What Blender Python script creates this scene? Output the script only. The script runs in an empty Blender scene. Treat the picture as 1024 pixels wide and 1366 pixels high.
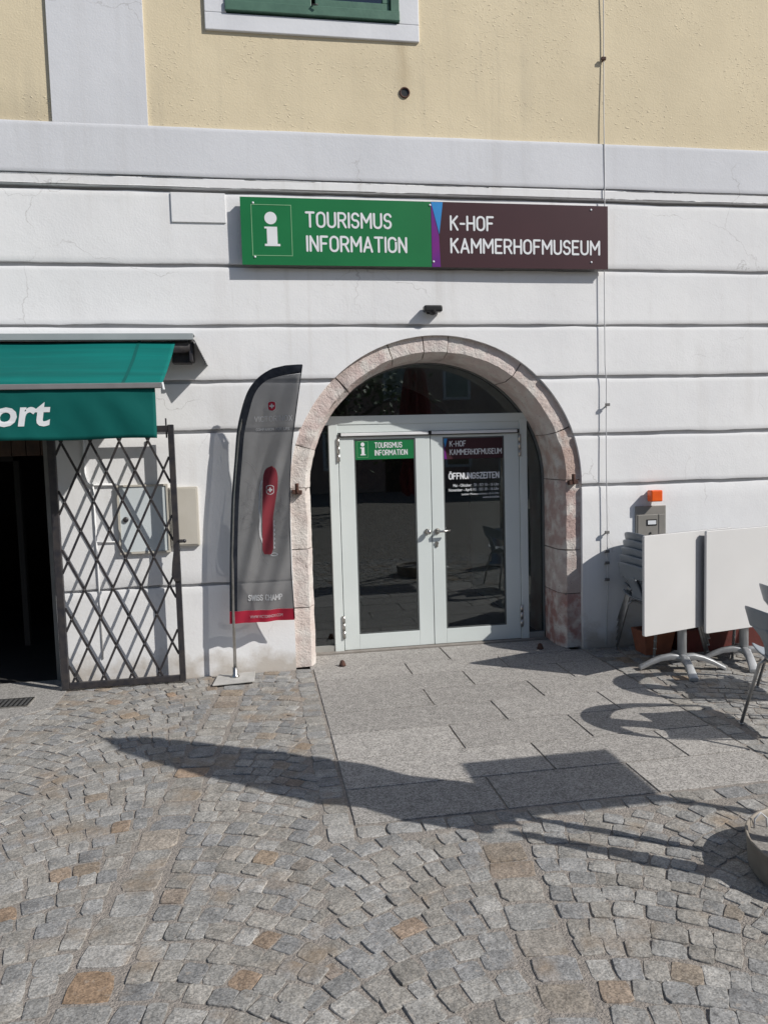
import bpy, bmesh, math, random
from mathutils import Vector, Matrix, noise
rnd = random.Random(7)
SC = bpy.context.scene
COL = SC.collection
PI = math.pi

# ------------------------------------------------------------------ camera
cam = bpy.data.cameras.new('camera')
camo = bpy.data.objects.new('camera', cam)
COL.objects.link(camo)
RX = Vector((0.98586, -0.16522, -0.02784))      # camera right
UPV = Vector((0.04036, 0.07289, 0.99652))       # camera up
BK = Vector((-0.16262, -0.98356, 0.07853))      # camera backwards
m = Matrix((RX, UPV, BK)).transposed().to_4x4()
m.translation = Vector((0, 0, 1.75))
camo.matrix_world = m
cam.lens = 26.67
cam.sensor_width = 36
cam.clip_end = 400
SC.camera = camo

# ------------------------------------------------------------------ light
SUN = Vector((-1.42, 1.0, -1.38)).normalized()   # travel direction of sunlight
w = bpy.data.worlds.new('World'); SC.world = w; w.use_nodes = True
nt = w.node_tree; nt.nodes.clear()
sky = nt.nodes.new('ShaderNodeTexSky'); sky.sky_type = 'NISHITA'; sky.sun_disc = False
sky.sun_elevation = math.asin(-SUN.z); sky.sun_rotation = math.atan2(-SUN.x, -SUN.y)
sky.altitude = 600; sky.dust_density = 1.0
bg = nt.nodes.new('ShaderNodeBackground'); bg.inputs[1].default_value = 0.085
wo = nt.nodes.new('ShaderNodeOutputWorld')
nt.links.new(sky.outputs[0], bg.inputs[0]); nt.links.new(bg.outputs[0], wo.inputs[0])
sl = bpy.data.lights.new('sun', 'SUN'); sl.energy = 4.0; sl.angle = math.radians(0.5); sl.color = (1, 0.96, 0.9)
so = bpy.data.objects.new('sun', sl); COL.objects.link(so)
so.rotation_euler = SUN.to_track_quat('-Z', 'Y').to_euler(); so.location = (8, -6, 9)
vs = SC.view_settings
vs.view_transform = 'Standard'; vs.look = 'None'; vs.exposure = 0.16; vs.gamma = 1.0; vs.use_curve_mapping = False

# ------------------------------------------------------------------ materials
MATS = {}
def node_mat(name):
    mt = bpy.data.materials.new(name); mt.use_nodes = True
    n = mt.node_tree.nodes; l = mt.node_tree.links
    return mt, n, l, n['Principled BSDF'], n['Material Output']
def M(name, c1, c2=None, scale=6.0, rough=0.6, bump=0.0, bscale=40.0, metal=0.0, spec=0.5, detail=6, rough2=None, coord='Object'):
    """plain procedural material: two colours mixed by noise + noise bump"""
    if name in MATS: return MATS[name]
    mt, n, l, p, o = node_mat(name)
    tc = n.new('ShaderNodeTexCoord')
    p.inputs['Base Color'].default_value = (*c1, 1)
    p.inputs['Roughness'].default_value = rough
    p.inputs['Metallic'].default_value = metal
    p.inputs['Specular IOR Level'].default_value = spec
    if c2 is None: c2 = tuple(min(1, c * 0.86) for c in c1)
    nz = n.new('ShaderNodeTexNoise'); nz.inputs['Scale'].default_value = scale; nz.inputs['Detail'].default_value = detail
    l.new(tc.outputs[coord], nz.inputs['Vector'])
    rp = n.new('ShaderNodeMapRange'); rp.inputs[1].default_value = 0.35; rp.inputs[2].default_value = 0.65
    l.new(nz.outputs[0], rp.inputs[0])
    mx = n.new('ShaderNodeMix'); mx.data_type = 'RGBA'
    mx.inputs[6].default_value = (*c1, 1); mx.inputs[7].default_value = (*c2, 1)
    l.new(rp.outputs[0], mx.inputs[0]); l.new(mx.outputs[2], p.inputs['Base Color'])
    if rough2 is not None:
        r2 = n.new('ShaderNodeMapRange'); r2.inputs[3].default_value = rough; r2.inputs[4].default_value = rough2
        l.new(rp.outputs[0], r2.inputs[0]); l.new(r2.outputs[0], p.inputs['Roughness'])
    if bump:
        nb = n.new('ShaderNodeTexNoise'); nb.inputs['Scale'].default_value = bscale; nb.inputs['Detail'].default_value = 5
        l.new(tc.outputs[coord], nb.inputs['Vector'])
        bp = n.new('ShaderNodeBump'); bp.inputs['Strength'].default_value = 1.0; bp.inputs['Distance'].default_value = bump
        l.new(nb.outputs[0], bp.inputs['Height']); l.new(bp.outputs[0], p.inputs['Normal'])
    MATS[name] = mt
    return mt

def plaster(name, c1, c2, stain, bump, bscale, crack=True, stainlow=True):
    mt, n, l, p, o = node_mat(name)
    tc = n.new('ShaderNodeTexCoord'); P = tc.outputs['Object']
    p.inputs['Roughness'].default_value = 0.88; p.inputs['Specular IOR Level'].default_value = 0.25
    def noise_(scale, detail=5, vec=P, rough=0.55):
        a = n.new('ShaderNodeTexNoise'); a.inputs['Scale'].default_value = scale; a.inputs['Detail'].default_value = detail
        a.inputs['Roughness'].default_value = rough
        l.new(vec, a.inputs['Vector']); return a.outputs[0]
    def rng(v, a, b, c=0.0, d=1.0):
        r = n.new('ShaderNodeMapRange'); r.inputs[1].default_value = a; r.inputs[2].default_value = b
        r.inputs[3].default_value = c; r.inputs[4].default_value = d; l.new(v, r.inputs[0]); return r.outputs[0]
    def mix(fac, a, b):
        x = n.new('ShaderNodeMix'); x.data_type = 'RGBA'
        if isinstance(fac, float): x.inputs[0].default_value = fac
        else: l.new(fac, x.inputs[0])
        for i, c in ((6, a), (7, b)):
            if isinstance(c, tuple): x.inputs[i].default_value = (*c, 1)
            else: l.new(c, x.inputs[i])
        return x.outputs[2]
    def mul(a, b):
        x = n.new('ShaderNodeMath'); x.operation = 'MULTIPLY'
        for i, c in ((0, a), (1, b)):
            if isinstance(c, float): x.inputs[i].default_value = c
            else: l.new(c, x.inputs[i])
        return x.outputs[0]
    base = mix(rng(noise_(1.3), 0.35, 0.65), c1, c2)
    # vertical rain streaks
    mp = n.new('ShaderNodeMapping'); mp.inputs['Scale'].default_value = (9, 9, 0.35); l.new(P, mp.inputs['Vector'])
    streak = mul(rng(noise_(1.0, 6, mp.outputs[0]), 0.52, 0.8), rng(noise_(0.7), 0.42, 0.62))
    base = mix(mul(streak, 0.7), base, stain)
    base = mix(mul(rng(noise_(28, 4), 0.6, 0.85), 0.30), base, stain)
    if stainlow:      # splash dirt along the foot of the wall
        sp = n.new('ShaderNodeSeparateXYZ'); l.new(P, sp.inputs[0])
        ad = n.new('ShaderNodeMath'); ad.operation = 'ADD'
        l.new(sp.outputs[2], ad.inputs[0]); l.new(rng(noise_(5, 8), 0.3, 0.7, -0.14, 0.2), ad.inputs[1])
        base = mix(rng(ad.outputs[0], 0.03, 0.26, 0.75, 0.0), base, (0.42, 0.37, 0.31))
    if crack:
        v = n.new('ShaderNodeTexVoronoi'); v.feature = 'DISTANCE_TO_EDGE'; v.inputs['Scale'].default_value = 0.9
        wv = n.new('ShaderNodeVectorMath'); wv.operation = 'ADD'
        nv = n.new('ShaderNodeTexNoise'); nv.inputs['Scale'].default_value = 3.2; nv.inputs['Detail'].default_value = 7
        l.new(P, nv.inputs['Vector'])
        sc_ = n.new('ShaderNodeVectorMath'); sc_.operation = 'SCALE'; sc_.inputs[3].default_value = 0.45; l.new(nv.outputs[1], sc_.inputs[0])
        l.new(P, wv.inputs[0]); l.new(sc_.outputs[0], wv.inputs[1]); l.new(wv.outputs[0], v.inputs['Vector'])
        ck = mul(rng(v.outputs['Distance'], 0.0, 0.0045, 1.0, 0.0), rng(noise_(0.9, 2), 0.48, 0.55))
        base = mix(mul(ck, 0.38), base, (0.25, 0.23, 0.21))
    l.new(base, p.inputs['Base Color'])
    b1 = n.new('ShaderNodeBump'); b1.inputs['Distance'].default_value = bump; b1.inputs['Strength'].default_value = 1
    l.new(noise_(bscale, 6), b1.inputs['Height'])
    b2 = n.new('ShaderNodeBump'); b2.inputs['Distance'].default_value = 0.012; b2.inputs['Strength'].default_value = 0.5
    l.new(noise_(2.2, 3), b2.inputs['Height']); l.new(b1.outputs[0], b2.inputs['Normal'])
    l.new(b2.outputs[0], p.inputs['Normal'])
    MATS[name] = mt
    return mt

def yellow_render():
    mt = plaster('yellow_roughcast', (0.71, 0.614, 0.435), (0.65, 0.56, 0.395), (0.50, 0.44, 0.33), 0.0020, 75, crack=False, stainlow=False)
    n = mt.node_tree.nodes; l = mt.node_tree.links; p = n['Principled BSDF']
    tc = [x for x in n if x.type == 'TEX_COORD'][0]
    mp = n.new('ShaderNodeMapping'); mp.inputs['Rotation'].default_value = (0, 0.7, 0); mp.inputs['Scale'].default_value = (26, 26, 60)
    l.new(tc.outputs['Object'], mp.inputs['Vector'])
    nz = n.new('ShaderNodeTexNoise'); nz.inputs['Scale'].default_value = 1; nz.inputs['Detail'].default_value = 3
    l.new(mp.outputs[0], nz.inputs['Vector'])
    r = n.new('ShaderNodeMapRange'); r.inputs[1].default_value = 0.60; r.inputs[2].default_value = 0.70; l.new(nz.outputs[0], r.inputs[0])
    nm = n.new('ShaderNodeTexNoise'); nm.inputs['Scale'].default_value = 3.5; nm.inputs['Detail'].default_value = 3; l.new(tc.outputs['Object'], nm.inputs['Vector'])
    rm = n.new('ShaderNodeMapRange'); rm.inputs[1].default_value = 0.42; rm.inputs[2].default_value = 0.62; l.new(nm.outputs[0], rm.inputs[0])
    mm = n.new('ShaderNodeMath'); mm.operation = 'MULTIPLY'; l.new(r.outputs[0], mm.inputs[0]); l.new(rm.outputs[0], mm.inputs[1]); r = mm
    b = n.new('ShaderNodeBump'); b.inputs['Distance'].default_value = 0.006; b.inputs['Strength'].default_value = 0.6
    l.new(r.outputs[0], b.inputs['Height'])
    # rusty water run below the sill corner, down to the pipe hole
    sp = n.new('ShaderNodeSeparateXYZ'); l.new(tc.outputs['Object'], sp.inputs[0])
    nw = n.new('ShaderNodeTexNoise'); nw.inputs['Scale'].default_value = 6; l.new(tc.outputs['Object'], nw.inputs['Vector'])
    def mth(op, a, b_):
        x = n.new('ShaderNodeMath'); x.operation = op
        for i, c in ((0, a), (1, b_)):
            if isinstance(c, (int, float)): x.inputs[i].default_value = c
            else: l.new(c, x.inputs[i])
        return x.outputs[0]
    dx = mth('ABSOLUTE', mth('ADD', mth('SUBTRACT', sp.outputs[0], 1.265), mth('MULTIPLY', mth('SUBTRACT', nw.outputs[0], .5), .08)), 0)
    def rgn(v, a, b_, c, d):
        r_ = n.new('ShaderNodeMapRange'); r_.inputs[1].default_value = a; r_.inputs[2].default_value = b_; r_.inputs[3].default_value = c; r_.inputs[4].default_value = d; l.new(v, r_.inputs[0]); return r_.outputs[0]
    run = mth('MULTIPLY', mth('MULTIPLY', rgn(dx, .0, .07, 1, 0), rgn(sp.outputs[2], 4.45, 4.7, 0, 1)), rgn(sp.outputs[2], 4.96, 4.98, .38, 0))
    oldc = p.inputs['Base Color'].links[0].from_socket
    mxc = n.new('ShaderNodeMix'); mxc.data_type = 'RGBA'; mxc.inputs[7].default_value = (.40, .31, .19, 1); l.new(run, mxc.inputs[0]); l.new(oldc, mxc.inputs[6]); l.new(mxc.outputs[2], p.inputs['Base Color'])
    old = p.inputs['Normal'].links[0].from_socket
    l.new(old, b.inputs['Normal']); l.new(b.outputs[0], p.inputs['Normal'])
    return mt

def stone_mat(name, attr, speck, rough=0.8, bump=0.0025, speckscale=220, blotch=0.19, rusty=False):
    """granite: colour from a per-stone attribute, mineral speckle, blotches"""
    mt, n, l, p, o = node_mat(name)
    tc = n.new('ShaderNodeTexCoord'); P = tc.outputs['Object']
    at = n.new('ShaderNodeAttribute'); at.attribute_name = attr
    p.inputs['Roughness'].default_value = rough; p.inputs['Specular IOR Level'].default_value = 0.35
    a = n.new('ShaderNodeTexVoronoi'); a.inputs['Scale'].default_value = speckscale; l.new(P, a.inputs['Vector'])
    sx_ = n.new('ShaderNodeSeparateColor'); l.new(a.outputs['Color'], sx_.inputs[0]); a = sx_
    r = n.new('ShaderNodeMapRange'); r.inputs[1].default_value = 0.0; r.inputs[2].default_value = 1.0; r.inputs[3].default_value = 1 - speck; r.inputs[4].default_value = 1 + speck
    l.new(a.outputs[0], r.inputs[0])
    b = n.new('ShaderNodeTexNoise'); b.inputs['Scale'].default_value = 14; b.inputs['Detail'].default_value = 6; l.new(P, b.inputs['Vector'])
    r2 = n.new('ShaderNodeMapRange'); r2.inputs[1].default_value = 0.3; r2.inputs[2].default_value = 0.7; r2.inputs[3].default_value = 1 - blotch; r2.inputs[4].default_value = 1 + blotch * .9
    l.new(b.outputs[0], r2.inputs[0])
    mu = n.new('ShaderNodeMath'); mu.operation = 'MULTIPLY'; l.new(r.outputs[0], mu.inputs[0]); l.new(r2.outputs[0], mu.inputs[1])
    vm = n.new('ShaderNodeVectorMath'); vm.operation = 'SCALE'; l.new(at.outputs['Color'], vm.inputs[0]); l.new(mu.outputs[0], vm.inputs[3])
    colour = vm.outputs[0]
    if rusty:      # iron staining with its own patches, sand caught in the pits
        def patch(scale, lo, hi, top, col, src):
            q = n.new('ShaderNodeTexNoise'); q.inputs['Scale'].default_value = scale; q.inputs['Detail'].default_value = 7; l.new(P, q.inputs['Vector'])
            g_ = n.new('ShaderNodeMapRange'); g_.inputs[1].default_value = lo; g_.inputs[2].default_value = hi; g_.inputs[4].default_value = top; l.new(q.outputs[0], g_.inputs[0])
            mx = n.new('ShaderNodeMix'); mx.data_type = 'RGBA'; mx.inputs[7].default_value = (*col, 1); l.new(g_.outputs[0], mx.inputs[0]); l.new(src, mx.inputs[6]); return mx.outputs[2]
        colour = patch(3.1, .56, .72, .75, (.27, .20, .135), colour)
        colour = patch(38, .60, .72, .55, (.42, .37, .32), colour)
        colour = patch(24, .62, .74, .6, (.15, .15, .15), colour)
    l.new(colour, p.inputs['Base Color'])
    nb = n.new('ShaderNodeTexNoise'); nb.inputs['Scale'].default_value = 42; nb.inputs['Detail'].default_value = 6; l.new(P, nb.inputs['Vector'])
    bp = n.new('ShaderNodeBump'); bp.inputs['Distance'].default_value = bump; bp.inputs['Strength'].default_value = 1
    l.new(nb.outputs[0], bp.inputs['Height']); l.new(bp.outputs[0], p.inputs['Normal'])
    MATS[name] = mt
    return mt

def marble_mat():
    mt, n, l, p, o = node_mat('pink_breccia')
    tc = n.new('ShaderNodeTexCoord'); P = tc.outputs['Object']
    at = n.new('ShaderNodeAttribute'); at.attribute_name = 'stone_colour'
    def nz(s, d, v=P):
        a = n.new('ShaderNodeTexNoise'); a.inputs['Scale'].default_value = s; a.inputs['Detail'].default_value = d; l.new(v, a.inputs['Vector']); return a
    def rg(v, a, b, c=0., d=1.):
        r = n.new('ShaderNodeMapRange'); r.inputs[1].default_value = a; r.inputs[2].default_value = b; r.inputs[3].default_value = c; r.inputs[4].default_value = d; l.new(v, r.inputs[0]); return r.outputs[0]
    def mix(f, a, b):
        x = n.new('ShaderNodeMix'); x.data_type = 'RGBA'; l.new(f, x.inputs[0])
        for i, c in ((6, a), (7, b)):
            if isinstance(c, tuple): x.inputs[i].default_value = (*c, 1)
            else: l.new(c, x.inputs[i])
        return x.outputs[2]
    c = mix(rg(nz(9, 6).outputs[0], 0.42, 0.64), at.outputs['Color'], (0.64, 0.60, 0.56))
    c = mix(rg(nz(5, 8).outputs[0], 0.52, 0.74, 0, .6), c, (0.38, 0.275, 0.245))
    c = mix(rg(nz(2.5, 6).outputs[0], 0.55, 0.75, 0, .5), c, (0.33, 0.31, 0.29))
    c = mix(rg(nz(70, 4).outputs[0], 0.64, 0.72, 0, 0.8), c, (0.16, 0.12, 0.11))
    c = mix(rg(nz(110, 3).outputs[0], 0.62, 0.72, 0, 0.5), c, (0.62, 0.57, 0.53))
    l.new(c, p.inputs['Base Color']); p.inputs['Roughness'].default_value = 0.78; p.inputs['Specular IOR Level'].default_value = 0.3
    b = n.new('ShaderNodeBump'); b.inputs['Distance'].default_value = 0.012; l.new(nz(16, 8).outputs[0], b.inputs['Height'])
    b2 = n.new('ShaderNodeBump'); b2.inputs['Distance'].default_value = 0.006; l.new(nz(75, 4).outputs[0], b2.inputs['Height']); l.new(b.outputs[0], b2.inputs['Normal'])
    l.new(b2.outputs[0], p.inputs['Normal'])
    MATS['marble'] = mt
    return mt

def glass_mat(name, tint, refl=2.0):
    mt, n, l, p, o = node_mat(name); n.remove(p)
    tr = n.new('ShaderNodeBsdfTransparent'); tr.inputs[0].default_value = (*tint, 1)
    gl = n.new('ShaderNodeBsdfGlossy'); gl.inputs['Roughness'].default_value = 0.01; gl.inputs[0].default_value = (0.92, 0.96, 1, 1)
    fr = n.new('ShaderNodeFresnel'); fr.inputs[0].default_value = 1.5
    mu = n.new('ShaderNodeMath'); mu.operation = 'MULTIPLY'; mu.use_clamp = True; mu.inputs[1].default_value = refl; l.new(fr.outputs[0], mu.inputs[0])
    ms = n.new('ShaderNodeMixShader'); l.new(mu.outputs[0], ms.inputs[0]); l.new(tr.outputs[0], ms.inputs[1]); l.new(gl.outputs[0], ms.inputs[2])
    l.new(ms.outputs[0], o.inputs[0])
    MATS[name] = mt
    return mt

def fabric_mat(name, c1, c2, trans=0.35, see=0.0, scale=3.0, bump=0.004, stretch=(1, 1, 1)):
    mt, n, l, p, o = node_mat(name)
    tc = n.new('ShaderNodeTexCoord')
    nz = n.new('ShaderNodeTexNoise'); nz.inputs['Scale'].default_value = scale; nz.inputs['Detail'].default_value = 5; mp_ = n.new('ShaderNodeMapping'); mp_.inputs['Scale'].default_value = stretch; l.new(tc.outputs['Object'], mp_.inputs['Vector']); l.new(mp_.outputs[0], nz.inputs['Vector'])
    mx = n.new('ShaderNodeMix'); mx.data_type = 'RGBA'; mx.inputs[6].default_value = (*c1, 1); mx.inputs[7].default_value = (*c2, 1)
    r = n.new('ShaderNodeMapRange'); r.inputs[1].default_value = 0.35; r.inputs[2].default_value = 0.65; l.new(nz.outputs[0], r.inputs[0]); l.new(r.outputs[0], mx.inputs[0])
    l.new(mx.outputs[2], p.inputs['Base Color']); p.inputs['Roughness'].default_value = 0.75; p.inputs['Specular IOR Level'].default_value = 0.25
    b = n.new('ShaderNodeBump'); b.inputs['Distance'].default_value = bump; l.new(nz.outputs[0], b.inputs['Height']); l.new(b.outputs[0], p.inputs['Normal'])
    t = n.new('ShaderNodeBsdfTranslucent'); l.new(mx.outputs[2], t.inputs[0])
    ms = n.new('ShaderNodeMixShader'); ms.inputs[0].default_value = trans; l.new(p.outputs[0], ms.inputs[1]); l.new(t.outputs[0], ms.inputs[2])
    out = ms.outputs[0]
    if see:
        tp = n.new('ShaderNodeBsdfTransparent'); m2 = n.new('ShaderNodeMixShader'); m2.inputs[0].default_value = see
        l.new(out, m2.inputs[1]); l.new(tp.outputs[0], m2.inputs[2]); out = m2.outputs[0]
    l.new(out, o.inputs[0])
    MATS[name] = mt
    return mt

WHITE = plaster('white_plaster', (0.79, 0.792, 0.795), (0.74, 0.742, 0.75), (0.58, 0.56, 0.535), 0.0011, 60)
BANDW = plaster('pale_grey_plaster', (0.66, 0.67, 0.70), (0.62, 0.63, 0.66), (0.53, 0.53, 0.54), 0.0012, 70, stainlow=False)
GROOVE = plaster('shaded_groove_plaster', (0.42, 0.42, 0.43), (0.36, 0.36, 0.37), (0.30, 0.29, 0.28), 0.002, 60, crack=False)  # plaster darkened so the grooves carry their shadow lines in the colour
YEL = yellow_render()
STONE = stone_mat('granite_sett', 'stone_colour', 0.34, 0.85, 0.007, 190, 0.24, True)
SLAB = stone_mat('sawn_granite', 'stone_colour', 0.46, 0.7, 0.0006, 150, 0.12)
MARBLE = marble_mat()
GLASS = glass_mat('door_glass', (0.86, 0.90, 0.89), 1.9)
WGLASS = glass_mat('window_glass', (0.3, 0.33, 0.36), 3.0)
DOORW = M('door_paint', (0.65, 0.70, 0.69), (0.61, 0.66, 0.65), 2, 0.35)
STEEL = M('brushed_steel', (0.55, 0.54, 0.52), (0.42, 0.41, 0.39), 30, 0.32, metal=1.0)
ALU = M('cast_aluminium', (0.50, 0.51, 0.52), (0.42, 0.43, 0.44), 12, 0.48, 0.001, 80, metal=0.6)
TUBE = M('galvanised_tube', (0.42, 0.42, 0.42), (0.33, 0.33, 0.33), 25, 0.4, metal=0.8)
BLACKM = M('black_iron', (0.022, 0.022, 0.028), (0.045, 0.04, 0.04), 20, 0.45, 0.001, 90, spec=0.5)
BLACKP = M('black_plastic', (0.012, 0.012, 0.013), (0.02, 0.02, 0.02), 20, 0.4)
RUST = M('rusty_iron', (0.10, 0.045, 0.03), (0.05, 0.025, 0.02), 40, 0.85, 0.003, 90)
GREEN = M('sign_green', (0.008, 0.165, 0.052), (0.006, 0.15, 0.047), 3, 0.5, spec=0.3)
MAROON = M('sign_maroon', (0.048, 0.015, 0.021), (0.043, 0.0135, 0.019), 3, 0.5, spec=0.3)
BLUE = M('sign_blue', (0.03, 0.26, 0.62), None, 3, 0.4)
PURPLE = M('sign_purple', (0.12, 0.012, 0.20), (0.17, 0.01, 0.2), 5, 0.4)
LETTER = M('white_lettering', (0.74, 0.76, 0.78), (0.70, 0.72, 0.74), 8, 0.5)
PALEGREEN = M('pale_green_line', (0.22, 0.45, 0.24), None, 8, 0.5)
SIGNEDGE = M('sign_edge', (0.20, 0.17, 0.15), (0.13, 0.11, 0.10), 14, 0.6)
WINGREEN = M('window_green_paint', (0.085, 0.175, 0.125), (0.065, 0.14, 0.10), 10, 0.45, 0.001, 40)
LAMIN = M('white_tabletop', (0.61, 0.605, 0.60), (0.58, 0.575, 0.57), 2.0, 0.42)
EDGEB = M('table_edge', (0.10, 0.10, 0.10), None, 5, 0.5)
SHELL = M('grey_plastic_shell', (0.26, 0.285, 0.315), (0.22, 0.245, 0.275), 4, 0.45)  # grey darkened to stand for the table's shade on the stacked shells
TERRA = M('terracotta', (0.27, 0.095, 0.05), (0.20, 0.07, 0.04), 9, 0.85, 0.002, 60)
DARKRED = M('oxblood_planter', (0.16, 0.035, 0.03), (0.11, 0.03, 0.025), 9, 0.8, 0.002, 60)
SOIL = M('potting_soil', (0.03, 0.022, 0.016), (0.05, 0.04, 0.03), 40, 0.95, 0.01, 60)
BOXGREY = M('meter_box_grey', (0.26, 0.245, 0.225), (0.22, 0.21, 0.19), 6, 0.4)
CABBLUE = M('cabinet_blue_grey', (0.62, 0.67, 0.69), (0.58, 0.63, 0.65), 5, 0.5)
CABBEIGE = M('cabinet_beige', (0.54, 0.51, 0.45), (0.50, 0.47, 0.41), 5, 0.55)
ORANGE = M('orange_lens', (0.85, 0.13, 0.02), (0.75, 0.10, 0.015), 12, 0.25)
WOODD = M('dark_wood', (0.055, 0.030, 0.018), (0.03, 0.017, 0.011), 14, 0.7, 0.003, 30)
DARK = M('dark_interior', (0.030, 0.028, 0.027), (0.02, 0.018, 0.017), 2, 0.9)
INNER = M('interior_wall', (0.78, 0.80, 0.78), (0.74, 0.76, 0.74), 2, 0.9)
INFLOOR = M('interior_floor', (0.16, 0.15, 0.14), (0.12, 0.11, 0.10), 5, 0.6)
ROOFT = M('roof_tile', (0.16, 0.07, 0.05), (0.11, 0.05, 0.04), 8, 0.85)
CONC = M('concrete_fill', (0.30, 0.285, 0.26), (0.20, 0.185, 0.17), 22, 0.95, 0.012, 40)
DRUM = M('weathered_zinc', (0.30, 0.27, 0.23), (0.22, 0.19, 0.16), 9, 0.6, 0.001, 40, metal=0.25)
WIRE = M('wire_grey', (0.16, 0.155, 0.15), None, 5, 0.6)
WIREW = M('pale_wire', (0.55, 0.55, 0.56), None, 5, 0.6)
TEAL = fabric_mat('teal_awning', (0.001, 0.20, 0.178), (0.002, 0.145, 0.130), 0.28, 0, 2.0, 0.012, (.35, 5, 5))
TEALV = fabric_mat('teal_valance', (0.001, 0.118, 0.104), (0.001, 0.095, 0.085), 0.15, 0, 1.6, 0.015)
FLAGG = fabric_mat('flag_grey', (0.17, 0.172, 0.178), (0.14, 0.142, 0.148), 0.25, 0.10, 5, 0.006)
FLAGN = fabric_mat('flag_navy_hem', (0.016, 0.020, 0.030), (0.030, 0.034, 0.044), 0.1, 0, 14, 0.006)
FLAGR = fabric_mat('flag_red', (0.42, 0.022, 0.05), (0.36, 0.02, 0.045), 0.2, 0, 5, 0.004)
FLAGK = fabric_mat('flag_knife_red', (0.27, 0.040, 0.055), (0.21, 0.034, 0.047), 0.2, 0, 5, 0.004)
FLAGW = fabric_mat('flag_white_print', (0.62, 0.63, 0.64), (0.50, 0.51, 0.53), 0.2, 0, 30, 0.002)
FLAGP = fabric_mat('flag_faint_print', (0.24, 0.242, 0.25), (0.19, 0.19, 0.198), 0.2, 0, 30, 0.002)
PARA = fabric_mat('parasol_red', (0.13, 0.016, 0.022), (0.10, 0.012, 0.018), 0.2, 0, 5, 0.006)
PAINTW = M('window_casing_white', (0.70, 0.71, 0.74), (0.65, 0.66, 0.69), 4, 0.7, 0.001, 40)
BARK = M('bark', (0.09, 0.065, 0.045), (0.05, 0.035, 0.025), 12, 0.9, 0.02, 14)
LEAF = M('leaf', (0.045, 0.095, 0.022), (0.075, 0.125, 0.03), 3, 0.6)
HOUSEA = plaster('ochre_house_plaster', (0.46, 0.36, 0.22), (0.42, 0.33, 0.2), (0.3, 0.25, 0.18), 0.003, 40, crack=False)
HOUSEB = plaster('rose_house_plaster', (0.42, 0.28, 0.24), (0.38, 0.26, 0.22), (0.28, 0.2, 0.17), 0.003, 40, crack=False)

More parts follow.
